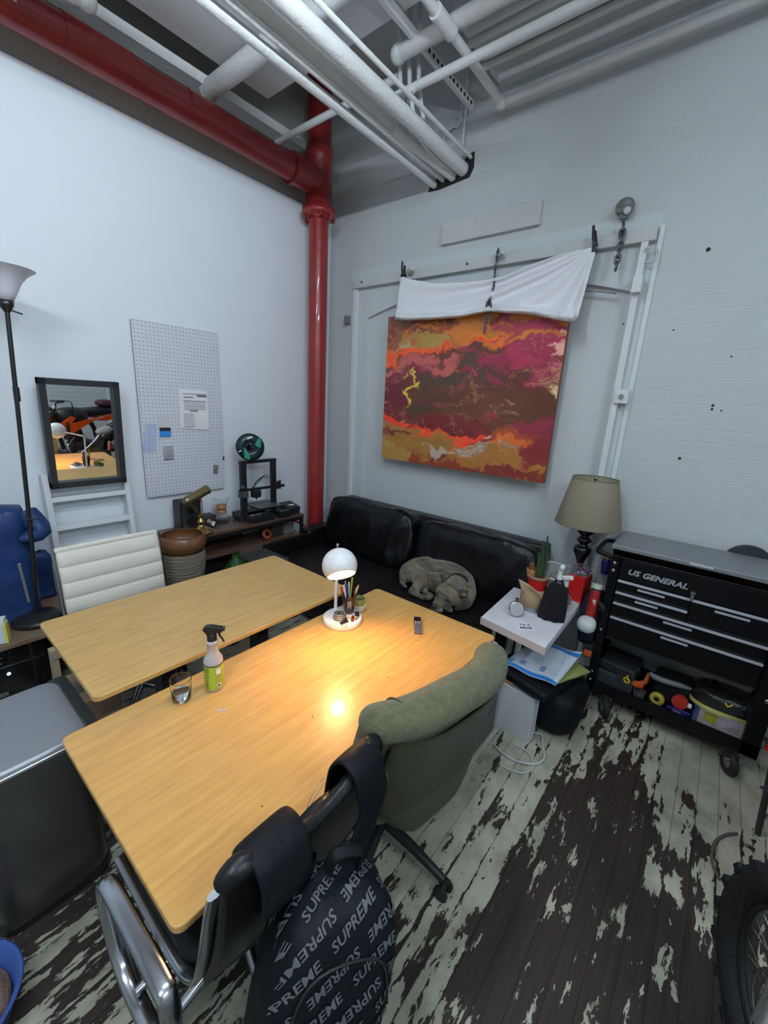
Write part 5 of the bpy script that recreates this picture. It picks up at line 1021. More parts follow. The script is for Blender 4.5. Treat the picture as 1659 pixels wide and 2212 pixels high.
# black cap hung over a bottle + sprayer with white head
bc2=Vector((2.36,.575,ET)); t=thing('black_cloth_cap','black knitted cap draped over a bottle at the side table corner','cap',bc2)
g=G()
def capf(u,v):
    a=2*PI*u; r=.080-.028*v**2.4-.022*max(0,v-.75)*4*v+.008*math.sin(a*3+1)*(1-v)+.005*math.sin(a*9)*(1-v); 
    if v>.96: r*=.35
    return bc2+Vector((r*math.cos(a)*1.0+.02*v,r*math.sin(a)*.9,.004+.205*v))
g.grid(capf,56,24,cu=True); wpart('cap_body',g,M('black_knit',(.004,.004,.005),.95,bump=.3,bs=60),t)
s0=bc2+Vector((.035,.0,0)); t=thing('dark_spray_bottle','dark bottle with white spray head poking out above the black cap','spray bottle',s0)
wpart('bottle',G().lathe([(.0001,.01),(.03,.01),(.03,.20),(.02,.225),(.0001,.226)],s0,24),M('amber_dark',(.015,.01,.012),.2),t); wpart('collar',G().cyl(s0+Vector((0,0,.226)),s0+Vector((0,0,.25)),.016,n=16),m_whitep,t)
wpart('spray_head',G().tube([s0+Vector((.0,0,.25)),s0+Vector((.0,0,.28)),s0+Vector((-.012,-.008,.305)),s0+Vector((-.02,-.012,.315))],[.013,.014,.016,.009],12,sub=4),m_whitep,t)
s1=Vector((2.50,.56,ET)); t=thing('clear_spray_bottle','clear spray bottle with white trigger head beside the red box','spray bottle',s1)
wpart('bottle',G().shell([(.03,0),(.036,.01),(.036,.09),(.022,.14),(.014,.155)],.002,s1,32),m_glass,t); wpart('liquid',G().cyl(s1+Vector((0,0,.004)),s1+Vector((0,0,.08)),.0325,n=28),M('cloudy_liquid',(.5,.53,.55),.15,trans=.5),t); wpart('label',G().box(s1+Vector((-.03,-.02,.055)),(.03,.003,.05),.001,rot(0,0,-55)),m_paper,t)
wpart('collar',G().cyl(s1+Vector((0,0,.155)),s1+Vector((0,0,.185)),.016,n=16),m_whitep,t); wpart('spray_head',G().box(s1+Vector((-.003,.006,.205)),(.03,.085,.026),.008,rot(-14,0,12)).tube([s1+Vector((0,.03,.195)),s1+Vector((-.004,.045,.17)),s1+Vector((-.004,.05,.155))],.005,8),m_whitep,t)
s2=Vector((2.56,.585,ET)); t=thing('steel_mug','brushed steel mug behind the clear spray bottle','mug',s2); wpart('cup',G().shell([(.036,0),(.038,.01),(.038,.11)],.002,s2,32),m_steel,t); wpart('handle',G().tube([s2+Vector((-.02,-.033,.09)),s2+Vector((-.03,-.06,.075)),s2+Vector((-.03,-.06,.035)),s2+Vector((-.02,-.033,.02))],.004,8,sub=5),m_chrome,t)
# small card
cdp=at_t(1136,1352); t=thing('note_card','small white scrap with purple handwriting on the side table','note',(2.135,.60,ET)); wpart('card',G().box((2.135,.645,ET+.002),(.075,.085,.003),.001,rot(0,0,35)),m_paper,t)
g=G()
for k,w_ in enumerate(("TX IL","MEBE")): put_text(g,w_,.03,frame((2.145-.028*k,.652-.018*k,ET+.0042),(.63,-.77,0),(.77,.63,0)),.1,.0002)
wpart('handwriting',g,M('purple_ink',(.05,.03,.2),.7),t)
# acrylic case with dishes
m_acr=M('clear_acrylic',(.92,.95,.95),.03,trans=.95,ior=1.2)
ax0,ax1,ay0,ay1=2.60,2.92,.60,.785; zt=ET+.13
t=thing('acrylic_case','clear acrylic case with white lining behind the plants','case',((ax0+ax1)/2,(ay0+ay1)/2,ET))
g=G()
for a,b in (((ax0,ay0,ET),(ax0+.004,ay1,zt)),((ax0,ay0,ET),(ax1,ay0+.004,zt)),((ax0,ay1-.004,ET),(ax1,ay1,zt)),((ax0,ay0,zt),(ax1,ay1,zt+.004))): g.bb(a,b)
wpart('panes',g,m_acr,t); wpart('lining',G().bb((ax0+.008,ay0+.008,ET+.002),(ax1-.008,ay1-.008,ET+.008)).bb((ax1-.012,ay0+.008,ET),(ax1-.006,ay1-.008,zt-.004)).bb((ax0+.006,ay0+.01,ET),(ax0+.009,ay1-.01,ET+.085)),m_whitep,t)
e=G()
for a,b in (((ax0,ay0),(ax1,ay0)),((ax0,ay1),(ax1,ay1)),((ax0,ay0),(ax0,ay1)),((ax1,ay0),(ax1,ay1))): e.cyl((a[0],a[1],zt+.003),(b[0],b[1],zt+.003),.004,n=6)
wpart('edge',e,m_whitep,t)
wpart('divider',G().bb((ax0+.15,ay0+.01,ET+.01),(ax0+.154,ay1-.01,zt-.01)),m_acr,t)
g=Vector((ax0-.045,.72,ET)); t=thing('steel_dish','round steel dish with brown nuts in front of the acrylic case','dish',g); wpart('dish',G().shell([(.04,0),(.07,.02),(.078,.035)],.003,g,36),m_chrome,t); wpart('nuts',G().ell(g+Vector((0,0,.025)),(.06,.06,.018),None,24),M('nut_brown',(.13,.07,.04),.7,bump=1,bs=60,var=.5,vs=50),t)
t=thing('glass_jar','small glass dome jar inside the acrylic case','jar',(2.80,.70,ET+.01)); wpart('jar',G().shell([(.045,0),(.05,.01),(.05,.05),(.03,.085),(.008,.095)],.003,(2.80,.70,ET+.01),28),m_glass,t)
# red box with candy tray
rb=Vector((2.735,.535,ET)); q=rot(0,0,-8)
t=thing('red_gift_box','tall red box with an open top of wrapped sweets on the side table','box',rb)
wpart('box',G().box(rb+Vector((0,0,.085)),(.12,.10,.17),.003,q),M('gift_red',(.55,.012,.012),.4),t); wpart('window_lid',G().box(rb+Vector((0,0,.195)),(.115,.095,.05),.004,q),M('cello',(.9,.92,.95),.05,trans=.95,ior=1.1),t)
for k in range(14):
    c_=random.choice([(.18,.03,.22),(.5,.5,.5),(.35,.1,.06),(.12,.04,.25),(.55,.5,.45)]); p=rb+q@Vector((random.uniform(-.042,.042),random.uniform(-.034,.034),.182+random.uniform(0,.018)))
    tt=thing('wrapped_sweet','small shiny wrapped sweet piled in the red gift box','sweet',p,0,'sweets in the red gift box'); part('sweet',G().ell((0,0,0),(.012,.008,.007),rot(0,random.uniform(-30,30),random.uniform(0,180)),10),M('sweet_foil',c_,.3,.3),tt)
# table lamp
LP=Vector((2.85,.585,ET)); LP=Vector((2.865,.58,ET))
t=thing('table_lamp','table lamp with a taupe tapered shade and dark turned base','lamp',LP)
wpart('base',G().lathe([(.0001,0),(.075,0),(.078,.015),(.05,.03),(.022,.06),(.018,.12),(.02,.20),(.035,.235),(.053,.275),(.056,.30),(.045,.315),(.022,.325),(.028,.335),(.044,.35),(.045,.365),(.03,.378),(.024,.385),(.05,.41),(.055,.435),(.042,.465),(.02,.485),(.014,.50),(.012,.56),(.0001,.56)],LP,36),M('dark_turned_wood',(.008,.008,.012),.22,coat=.4),t)
m_shade=M('taupe_linen',(.27,.235,.165),.85,bump=.12,bs=150)
sz=LP.z+.465
wpart('shade',G().lathe([(.195,0),(.197,.004),(.135,.295),(.133,.30),(.130,.298),(.192,.006)],(LP.x,LP.y,sz),56,close=True),m_shade,t)
m_te=M('taupe_edge',(.2,.17,.12),.8); wpart('rim_band',G().torus((LP.x,LP.y,sz+.298),.133,.004,None,48,6),m_te,t); wpart('rim_band',G().torus((LP.x,LP.y,sz+.002),.195,.004,None,48,6),m_te,t)
wpart('finial',G().cyl((LP.x,LP.y,sz+.27),(LP.x,LP.y,sz+.29),.007).ell((LP.x,LP.y,sz+.30),.011).cyl((LP.x-.13,LP.y,sz+.27),(LP.x+.13,LP.y,sz+.27),.003,n=8),m_steel,t)
wpart('bulb',G().ell((LP.x,LP.y,sz+.15),(.03,.03,.045)),m_whitep,t)
# ================= UNDER THE SIDE TABLE =================
t=thing('laptop_sleeve','black laptop bag with an orange tab under the blue mailer','bag',(2.27,.55,.30))
def slab(name,c,s,q,m,par,lab=None,bev=.02): return wpart(name,G().box(c,s,bev,q,3),m,par,lab)
Q=rot(4,6,-10)
slab('bag_body',(2.225,.575,.325),(.42,.34,.055),Q,m_bag,t); wpart('orange_tab',G().box((2.008,.655,.333),(.004,.07,.010),.001,rot(4,6,-10)),M('orange_tab',(.55,.16,.06),.6),t)
t=thing('black_tote','black cloth bag slumped on the floor under the laptop bag, behind the white panel','bag',(2.33,.47,0)); g=cushion(G(),(2.33,.47,.14),(.40,.34,.28),.6,36,.03,21); wpart('bag_body',g,m_bag,t)
t=thing('file_folder','yellow green folder sticking out under the blue mailer','folder',(2.35,.45,.335)); slab('folder',(2.36,.50,.335),(.34,.24,.016),rot(6,10,-16),M('folder_green',(.33,.38,.12),.6),t,None,.002)
t=thing('bubble_mailer','white and blue padded mailer on top of the pile under the side table','envelope',(2.3,.55,.36))
E0=[(1098,1440),(1150,1382),(1248,1408),(1206,1487)] 
ec=[Vector((2.07,.715,.385)),Vector((2.40,.67,.395)),Vector((2.52,.405,.385)),Vector((2.09,.43,.375))]
def em(u,v,dz=0): 
    p=(ec[0].lerp(ec[3],u)).lerp(ec[1].lerp(ec[2],u),v); return p+Vector((0,0,dz+.028*math.sin(u*PI)**.7*math.sin(v*PI)**.6+.006*math.sin(u*9+v*4)))
g=G(); g.grid(lambda u,v:em(u,v),36,36); o=wpart('envelope',g,M('mailer_white',(.62,.68,.76),.5),t); solid(o,.004,0)
m_mb=M('mailer_blue',(.03,.22,.62),.5)
g=G(); g.grid(lambda u,v:em(u,v*.055,.005),36,4); g.grid(lambda u,v:em(u,.80+.11*v,.005),36,5); wpart('blue_border',g,m_mb,t)
g=G()
def mtext(gg,body,size,cu,cv_,rotd=0):
    vs,fs=text_geo(body,size,0,0,'CENTER'); a=R(rotd); out=[]
    for v in vs:
        x=v.x*math.cos(a)-v.y*math.sin(a); y=v.x*math.sin(a)+v.y*math.cos(a); out.append(em(min(1,max(0,cu+x)),min(1,max(0,cv_+y)),.002))
    gg.add(out,fs,False)
for cu,cv_ in ((.22,.5),(.52,.32),(.48,.66),(.78,.5),(.85,.2),(.2,.72),(.8,.72)):
    for k in range(24):
        a0,a1=2*PI*k/24,2*PI*(k+1)/24; P_=[(cu+.085*math.cos(a)*s,cv_+.045*math.sin(a)*s) for a,s in ((a0,1),(a1,1),(a1,.93),(a0,.93))]; g.add([em(x,y,.0055) for x,y in P_],[(0,1,2,3)],False)
    mtext(g,"mailer",.045,cu,cv_) if False else None
for cu,cv_ in ((.3,.17),(.66,.17),(.07,.12)):
    for k in range(5): P_=[(cu-.05,cv_-.05+.022*k),(cu+.05,cv_-.05+.022*k),(cu+.05,cv_-.038+.022*k),(cu-.05,cv_-.038+.022*k)]; g.add([em(x,y,.0055) for x,y in P_],[(0,1,2,3)],False)
wpart('blue_print',g,M('print_blue',(.12,.26,.60),.6),t)
solo('blue_board',G().box((2.52,.74,.36),(.30,.26,.02),.004,rot(0,0,10)),M('deep_blue_board',(.01,.05,.16),.5),'dark blue flat board behind the mailer in the shade','board')
# white cable on the floor
pts=[pz(1150,1582,.01),pz(1170,1588,.01),pz(1172,1610,.008),pz(1176,1635,.008),pz(1165,1648,.008),pz(1140,1650,.008),pz(1105,1640,.008),pz(1080,1622,.008),pz(1066,1608,.008)]
solo('floor_cable',G().tube(pts,.0055,8,sub=6),m_wire,'thicker white cable looped on the floor by the side table leg','cable')
pts=[pz(1082,1654,.006),pz(1105,1664,.006),pz(1130,1670,.006),pz(1148,1660,.006),pz(1150,1645,.006),pz(1140,1625,.006),pz(1112,1608,.006)]
solo('floor_cable',G().tube(pts,.004,8,sub=6),m_wire,'thinner white cable end curling below the thicker one','cable')
# ================= FILE CABINET =================
t=thing('file_cabinet','low grey drawer cabinet under the right end of the near desk','cabinet',(1.72,.88,0))
m_fc=M('grey_metal_cabinet',(.085,.09,.09),.45)
wpart('body',G().bb((1.475,.70,0),(1.985,1.15,.47),.004),m_fc,t)
for k,(a,b) in enumerate(((.02,.18),(.19,.32),(.33,.46))): wpart('drawer',G().bb((1.485,.685,a),(1.975,.705,b),.003),m_fc,t)
wpart('pull',G().bb((1.66,.678,.43),(1.80,.686,.445),.002),m_black,t)
solo('paper_pile',G().box((1.80,.84,.503),(.24,.20,.065),.003,rot(0,0,4)),M('dark_binder',(.10,.085,.08),.7,var=.3,vs=20,stretch=(1,1,20)),'stack of grey brown binders on the drawer cabinet','papers')
pp=pz(1078,1418,.60); t=thing('power_adapter','small white plug adapter on the drawer cabinet by the green chair','adapter',(1.93,.73,.47)); wpart('body',G().box((1.93,.735,.575-.03),(.055,.04,.045),.006,rot(0,0,15)),m_whitep,t); wpart('second_block',G().box((1.90,.79,.572-.03),(.05,.035,.04),.005,rot(0,0,15)),m_whitep,t)
solo('black_box',G().bb((1.84,.705,.471),(1.982,.95,.52),.004),m_dark,'black box edge on the cabinet corner beside the adapters','box')
t=thing('floor_board_prop','dark plank standing between the green chair and the drawer cabinet','plank',(1.40,.66,0)); wpart('plank',G().box((1.425,.66,.24),(.05,.03,.48),.004,rot(3,4,0)),m_black,t)
# ================= TOOL CART =================
m_cart=M('cart_black',(.004,.004,.005),.34,spec=.25); m_trim=M('drawer_trim',(.50,.52,.56),.35,.3)
m_ctop=M('cart_top_grey',(.19,.20,.21),.38,.1)  # lid top: one even grey, lighter than the black body
t=thing('tool_cart','black rolling tool cart with silver drawer trims against the right wall','tool cart',(2.83,-.04,0))
X0,X1=2.62,3.0; Y0,Y1=-.46,.37
wpart('cabinet',G().bb((X0+.03,Y0,.46),(X1,Y1,.99),.006),m_cart,t)
g=G().bb((X0-.012,Y0-.01,1.035),(X1,Y1+.01,1.062),.006); wpart('lid',g,m_ctop,t,'grey lid top')
wpart('lid_skirt',G().prism([(X0-.006,1.04),(X0+.01,1.04),(X0+.055,.985),(X0+.045,.98)],Y1-Y0,frame((0,Y1,0),(1,0,0),(0,0,1))),m_cart,t)
wpart('corner_post',G().bb((X0,Y1-.045,.10),(X0+.045,Y1,1.0),.004),m_cart,t); wpart('corner_post',G().bb((X0,Y0,.10),(X0+.045,Y0+.075,1.0),.004),m_cart,t)
wpart('corner_post',G().bb((X1-.045,Y1-.045,.10),(X1,Y1,1.0),.004),m_cart,t); wpart('corner_post',G().bb((X1-.045,Y0,.10),(X1,Y0+.045,1.0),.004),m_cart,t)
fa,fb=Y1-.055,Y0+.085
wpart('name_panel',G().bb((X0+.004,fb,.865),(X0+.03,fa,.985),.002),m_cart,t)
ty=fa-.008
BOLD=.03
g=G(); put_text(g,"US GENERAL",.043,frame((X0+.001,.135,.918),(0,-1,0),(0,0,1)),.25,.002,'CENTER',1.15); wpart('name_letters',g,M('silver_letters',(.40,.42,.46),.4,.2),t)
drs=[(.79,.858,True),(.722,.785,True),(.63,.717,False),(.475,.625,False)]
mid=(-.035)
def drawer(y0_,y1_,a,b,py0,py1):
    d=wpart('drawer',G().bb((X0+.006,y0_,a),(X0+.03,y1_,b-.012),.002),m_cart,t)
    wpart('trim',G().bb((X0-.006,y0_,b-.012),(X0+.012,y1_,b),.002),m_trim,d,'silver trim strip'); wpart('label_holder',G().bb((X0-.004,py0,b-.036),(X0+.008,py1,b-.026),.001),m_trim,d)
    wpart('lower_line',G().bb((X0+.003,y0_,a+.004),(X0+.01,y1_,a+.007)),m_dark,d)
drawer(mid+.003,fa,.79,.858,.08,.21); drawer(mid+.003,fa,.722,.785,.10,.21); drawer(fb,mid-.003,.722,.858,-.28,-.14)
drawer(fb,fa,.63,.717,-.07,.06); drawer(fb,fa,.475,.625,-.07,.055)
wpart('lock',G().cyl((X0+.005,-.035,.895),(X0-.012,-.035,.895),.011,n=16).box((X0-.02,-.035,.895),(.018,.004,.02),.001).box((X0-.02,-.035,.868),(.006,.014,.03),.002),m_steel,t)
wpart('lid_handle',G().bb((X0-.018,-.09,1.045),(X0-.008,.01,1.056),.002),m_trim,t)
wpart('side_handle',G().tube([(X1-.08,Y1,1.0),(X1-.10,Y1+.06,1.0),(X1-.14,Y1+.085,1.0),(X0+.06,Y1+.085,.985),(X0+.04,Y1+.05,.98),(X0+.03,Y1-.01,.97)],.013,12,sub=4),m_cart,t,'black side push handle')
g=G()
for z in (.95,.905): g.ell((X0-.002,Y1-.022,z),(.005,.011,.011),None,12)
g.ell((X0-.002,Y1-.022,.52),(.004,.009,.009),None,12); g.ell((X0-.002,Y1-.02,.23),(.004,.009,.009),None,12).ell((X0-.002,Y1-.02,.17),(.004,.009,.009),None,12).ell((X0-.002,Y0+.03,.44),(.004,.012,.012),None,12)
wpart('bolt_cap',g,m_steel,t)
wpart('bottom_tray',G().bb((X0+.01,Y0+.02,.12),(X1,Y1-.02,.132)).bb((X0,Y0,.10),(X0+.012,Y1,.175)).bb((X1-.012,Y0,.10),(X1,Y1,.175)).bb((X0,Y1-.012,.10),(X1,Y1,.175)).bb((X0,Y0,.10),(X1,Y0+.012,.175)),m_cart,t)
for (x,y) in ((X0-.05,Y1-.10),(X0-.06,Y0+.13),(X1-.06,Y1-.07),(X1-.06,Y0+.06)):
    ya=y-.03
    c=wpart('caster',G().torus((x,ya,.060),.041,.019,rot(90,0,30),28,10).cyl((x,ya,.060),(x,ya+.001,.060),.035),m_rubber,t); 
    q=rot(90,0,30); wpart('hub',G().lathe([(.0001,-.018),(.026,-.016),(.028,0),(.026,.016),(.0001,.018)],(x,ya,.060),20,q),M('hub_grey',(.13,.15,.13),.5),c); wpart('fork_plate',G().box((x-.008,ya-.022,.085),(.035,.005,.08),.006,rot(0,0,30)).box((x+.03,ya,.098),(.12,.06,.008),.002),m_steel if x<2.8 and y<0 else m_dark,c)
# magnetic / side stuff
def side(n,lab,cat,p): return thing(n,lab,cat,p)
# items stuck to the left side of the cart
p=Vector((2.60,.40,.60)); t=thing('red_spray_can','red can with pale green cap held on the cart side','can',p)
a=Vector((2.58,.415,.585)); b=Vector((2.62,.415,.755)); wpart('can',G().cyl(a,b,.0275,n=28),M('can_red',(.36,.02,.018),.35,.2),t); d=(b-a).normalized(); wpart('neck',G().cyl(b,b+d*.012,.025,.022,n=24),m_dark,t); wpart('cap',G().cyl(b+d*.012,b+d*.04,.031,n=28),M('cap_pale_green',(.45,.52,.40),.5),t)
wpart('print',G().box(a+d*.11+Vector((-.026,-.008,0)),(.004,.018,.035),.001),M('can_white',(.6,.5,.5),.5),t)
t=thing('white_cup','rounded white cup hung on the cart side beneath the red can','cup',(2.54,.43,.53)); wpart('cup',G().ell((2.53,.415,.565),(.052,.052,.046),rot(0,-15,0),28,.85),M('cup_white',(.60,.64,.62),.5),t)
t=thing('tape_roll','black tape roll stuck on the cart side beside the red can','tape roll',(2.62,.40,.62)); q=rot(75,0,55); wpart('roll',G().lathe([(.012,-.012),(.032,-.012),(.032,.012),(.012,.012)],(2.605,.375,.665),32,q,close=True),m_rubber,t)
t=thing('blue_screwdriver','blue and yellow handled tool tucked between the side table and cart','screwdriver',(2.83,.42,.80)); wpart('handle',G().tube([(2.83,.42,.80),(2.83,.42,.87),(2.83,.42,.90)],[.022,.03,.016],14),M('navy_handle',(.008,.008,.10),.4),t); wpart('collar',G().cyl((2.83,.42,.90),(2.82,.42,.925),.013),m_yellow,t); wpart('bracket',G().bb((2.81,.365,.83),(2.85,.43,.84)),m_black,t)
solo('dark_blue_pouch',cushion(G(),(2.70,.425,.55),(.16,.11,.36),.5,30,.02,33),M('navy_pouch',(.006,.010,.03),.7),'dark navy pouch hanging between side table and cart','pouch')
solo('orange_magnet',G().box((2.605,.39,.345),(.02,.045,.035),.003),M('orange_block',(.55,.10,.03),.5),'small orange block at the lower left corner of the cart','block')
# disc behind the cart
t=thing('round_fan','round black disc leaning on the wall behind the cart top','disc',(3.0,-.25,1.0)); wpart('disc',G().cyl((3.005,-.24,1.0),(3.035,-.24,1.0),.115,n=48),m_dark,t); wpart('spindle',G().cyl((2.99,-.24,1.0),(3.005,-.24,1.0),.03),m_black,t); wpart('stand',G().bb((3.01,-.26,.3),(3.03,-.22,1.0)),m_dark,t)
m_orange2=M('muted_orange',(.42,.075,.012),.45)
# tray contents
TZ=.132
t=thing('drill_case','dark moulded tool case at the left of the cart tray','case',(2.78,.24,TZ)); q=rot(0,0,-5)
wpart('lower_half',G().box((2.78,.22,TZ+.05),(.22,.20,.10),.012,q),M('case_grey',(.035,.04,.042),.5),t); wpart('upper_half',G().box((2.79,.22,TZ+.135),(.22,.20,.065),.014,q),M('case_black',(.018,.02,.024),.45),t); wpart('latch',G().box((2.67,.20,TZ+.10),(.01,.05,.03),.002,q),m_dark,t)
def tape(lab,c,col,zz,r=.03,ring=False):
    t=thing('tape_measure',lab,'tape measure',c); q=rot(90,0,78); mm=M('tape_body',col,.4)
    wpart('case',G().lathe([(.013,-.016),(r,-.016),(r+.002,0),(r,.016),(.013,.016)],c,28,q,close=True),mm,t); wpart('centre',G().cyl(Vector(c)+q@Vector((0,0,-.014)),Vector(c)+q@Vector((0,0,.014)),.013,n=16),m_black,t)
g=G(); c=Vector((2.66,.165,.235)); q=rot(90,0,65); t=thing('yellow_ring','small yellow ring pull beside the drill case','ring',c); wpart('ring',G().torus(c,.015,.006,q,24,8).box(c+Vector((0,0,.026)),(.008,.01,.018),.002),m_yellow,t); wpart('holder',G().bb((2.66,.155,TZ),(2.70,.185,.225)),m_dark,t)
t=thing('orange_clamp','orange clamp tools bunched on the cart tray','clamp',(2.72,.12,TZ)); wpart('handle',G().tube([(2.68,.14,.22),(2.70,.11,.215),(2.71,.075,.245),(2.72,.07,.30)],[.014,.018,.014,.006],10,sub=4),m_orange2,t); wpart('grip',G().box((2.70,.105,.215),(.04,.05,.03),.008,rot(0,0,20)),m_orange2,t); wpart('trigger',G().tube([(2.74,.13,TZ),(2.73,.13,.25),(2.70,.12,.31)],.008,8,sub=3),m_black,t)
t=thing('clear_cup','smoky clear cup below the orange clamp','cup',(2.68,.09,TZ)); wpart('cup',G().lathe([(.028,0),(.034,.06),(.03,.062),(.001,.02)],(2.68,.09,TZ),20),M('smoky_clear',(.12,.12,.12),.15,trans=.6),t)
tape('yellow tape measure in the cart tray',(2.68,.0,.185),(.42,.32,.04),0,.036)
t=thing('red_reel','round red reel in the middle of the cart tray','reel',(2.69,-.10,.22)); c=Vector((2.69,-.105,.215)); q=rot(90,0,80); wpart('disc',G().cyl(c+q@Vector((0,0,-.014)),c+q@Vector((0,0,.014)),.038,n=32),M('reel_red',(.42,.03,.02),.4),t); wpart('hub',G().cyl(c+q@Vector((0,0,.014)),c+q@Vector((0,0,.022)),.014,n=18).torus(c+q@Vector((0,0,.014)),.026,.003,q,28,6),m_red,t); wpart('support',G().bb((2.70,-.12,TZ),(2.74,-.08,.20)),m_black,t)
solo('white_cube',G().box((2.67,-.15,.225),(.02,.018,.02),.003),m_whitep,'small white cube beside the red reel','cube')
t=thing('blue_packet','blue and white packet leaning in the cart tray','packet',(2.66,-.10,TZ)); wpart('packet',G().box((2.655,-.105,.165),(.012,.11,.055),.003,rot(0,-20,4)),M('packet_blue',(.01,.015,.16),.4),t); wpart('print',G().box((2.645,-.10,.172),(.006,.04,.016),.002,rot(0,-20,4)),M('packet_pink',(.3,.12,.25),.5),t); wpart('white_base',G().box((2.645,-.10,.14),(.01,.09,.014),.002),m_whitep,t)
t=thing('grey_tool_handle','long curved grey tool handle at the back of the cart tray','tool',(2.80,-.04,.30)); wpart('grip',G().tube([(2.74,.065,.30),(2.735,.04,.285),(2.73,-.02,.285),(2.735,-.09,.29),(2.76,-.14,.28)],[.010,.018,.018,.016,.008],12,sub=4),M('grip_grey',(.16,.165,.17),.4),t); wpart('body',G().box((2.84,-.06,.21),(.16,.2,.15),.03,None,3),m_black,t)
# charcoal-style bag: black domed top with a yellow and white printed sack
bc3=Vector((2.78,-.30,TZ)); t=thing('printed_sack','bulky plastic sack with yellow and white print at the right of the tray','sack',bc3)
g=G()
def sk(u,v):
    a=2*PI*u; e=.7; ca,sa=math.cos(a),math.sin(a); z=v*.215; rx=.105*(1-.25*max(0,v-.6)**1.2); ry=.155*(1-.10*max(0,v-.5)); 
    if v>.9: k=math.sqrt(max(0,1-((v-.9)/.1)**2)); rx*=max(.02,k); ry*=max(.02,k)
    n=float(vnoise(np.array([u*11%11+3]),np.array([v*6.+2]),51,4)[0])-.5
    return bc3+Vector((math.copysign(abs(ca)**e,ca)*rx*(1+.16*n),math.copysign(abs(sa)**e,sa)*ry*(1+.1*n),z))
g.grid(sk,64,36,cu=True); o=wpart('bag_top',g,M('sack_clear_black',(.012,.013,.014),.18,bump=.8,bs=22,coat=.5),t,'shiny black plastic upper part')
def band(v0,v1,u0,u1,k=1.02): 
    g=G(); g.grid(lambda u,v:bc3+(sk(u0+(u1-u0)*u,v0+(v1-v0)*v)-bc3-Vector((0,0,0))).to_3d().copy()@Matrix.Identity(3) if False else Vector(((sk(u0+(u1-u0)*u,v0+(v1-v0)*v)-bc3).x*k+bc3.x,(sk(u0+(u1-u0)*u,v0+(v1-v0)*v)-bc3).y*k+bc3.y,(sk(u0+(u1-u0)*u,v0+(v1-v0)*v)).z)),30,10); return g
wpart('printed_panel',band(0,.50,.40,.78),M('sack_print',(.36,.35,.38),.35,bump=.6,bs=20,var=.25,vs=25,coat=.3),t); wpart('yellow_band',band(.50,.60,.28,.78,1.025),M('sack_yellow',(.42,.42,.12),.4),t); wpart('blue_stripe',band(0,.5,.37,.41,1.03),M('sack_blue',(.06,.09,.22),.4),t); wpart('yellow_spot',band(.2,.46,.44,.49,1.03),M('sack_spot',(.28,.26,.03),.4),t); wpart('tie',G().tube([bc3+Vector((-.08,.02,.20)),bc3+Vector((-.11,.0,.175)),bc3+Vector((-.10,-.02,.19))],.004,6,sub=4),m_yellow,t)
wpart('red_mark',band(.04,.18,.70,.75,1.03),M('sack_red',(.16,.03,.04),.4),t)
# ================= MOTORCYCLE =================
FWc=Vector((1.19,-.455,.345)); RWc=Vector((2.50,-.88,.33)); ux=(RWc-FWc); ux.z=0; ux.normalize(); uy=Vector((-ux.y,ux.x,0)) # ux: front to rear ; uy: side facing the table
t=thing('dirt_bike','orange and black dirt bike parked at the right beside the tool cart','motorcycle',((FWc.x+RWc.x)/2,(FWc.y+RWc.y)/2,0))
def bk_(a,b,z): return FWc+ux*a+uy*b+Vector((0,0,z-.34))
m_org=M('bike_orange',(.75,.09,.01),.35,coat=.3); m_bg=M('bike_grey',(.10,.095,.10),.5); m_tan=M('bronze_cover',(.28,.15,.05),.45,.4); m_bw=M('bike_white',(.6,.6,.6),.35); m_fork=M('fork_silver',(.5,.48,.45),.3,.8); m_eng=M('engine_black',(.02,.02,.022),.45,bump=.5,bs=40)
st=R(STEER); wx_=(ux*math.cos(st)+uy*math.sin(st)); wn=Vector((-wx_.y,wx_.x,0)); qW=Matrix((wx_,Vector((0,0,1)),wn)).transposed() # local xy plane = wheel plane
def wheel(cn,q,rad,tw,lab=None):
    g=G().torus(cn,rad-tw,tw,q,72,14); n=44
    for k in range(n):
        a=2*PI*k/n
        for j,off in enumerate((-.62,-.22,.22,.62)):
            if (k+j)%2: continue
            c=cn+q@Vector(((rad-.004)*math.cos(a)*(1-.05*abs(off)),(rad-.004)*math.sin(a)*(1-.05*abs(off)),off*tw*1.15)); rr=q@Matrix.Rotation(a,3,'Z'); g.box(c,(.022,.03,.020),.002,rr)
    w=wpart('wheel',g,m_rubber,t,'knobbly black tyre')
    wpart('rim',G().lathe([(rad-tw*2-.006,-.022),(rad-tw*2+.012,-.018),(rad-tw*2+.012,.018),(rad-tw*2-.006,.022),(rad-tw*2-.012,0)],cn,64,q,close=True),m_blackm,w)
    g=G()
    for k in range(36):
        a=2*PI*k/36; s=1 if k%2 else -1; a2=a+(.9 if k%4<2 else -.9); g.cyl(cn+q@Vector((.03*math.cos(a2),.03*math.sin(a2),s*.03)),cn+q@Vector(((rad-tw*2)*math.cos(a),(rad-tw*2)*math.sin(a),0)),.0018,n=6)
    wpart('spoke_set',g,M('spoke_steel',(.5,.5,.5),.3,.9),w)
    wpart('hub',G().cyl(cn+q@Vector((0,0,-.045)),cn+q@Vector((0,0,.045)),.035,n=24),m_org,w)
    g=G(); 
    for k in range(24): 
        a=2*PI*k/24; g.box(cn+q@Vector((.10*math.cos(a),.10*math.sin(a),.055)),(.02,.026,.003),.0005,q@Matrix.Rotation(a,3,'Z'))
    g.torus(cn+q@Vector((0,0,.055)),.115,.004,q,40,6); wpart('brake_disc',g,m_steel,w)
wheel(FWc,qW,.345,.048); qR=Matrix((ux,Vector((0,0,1)),uy)).transposed(); wheel(RWc,qR,.33,.058)
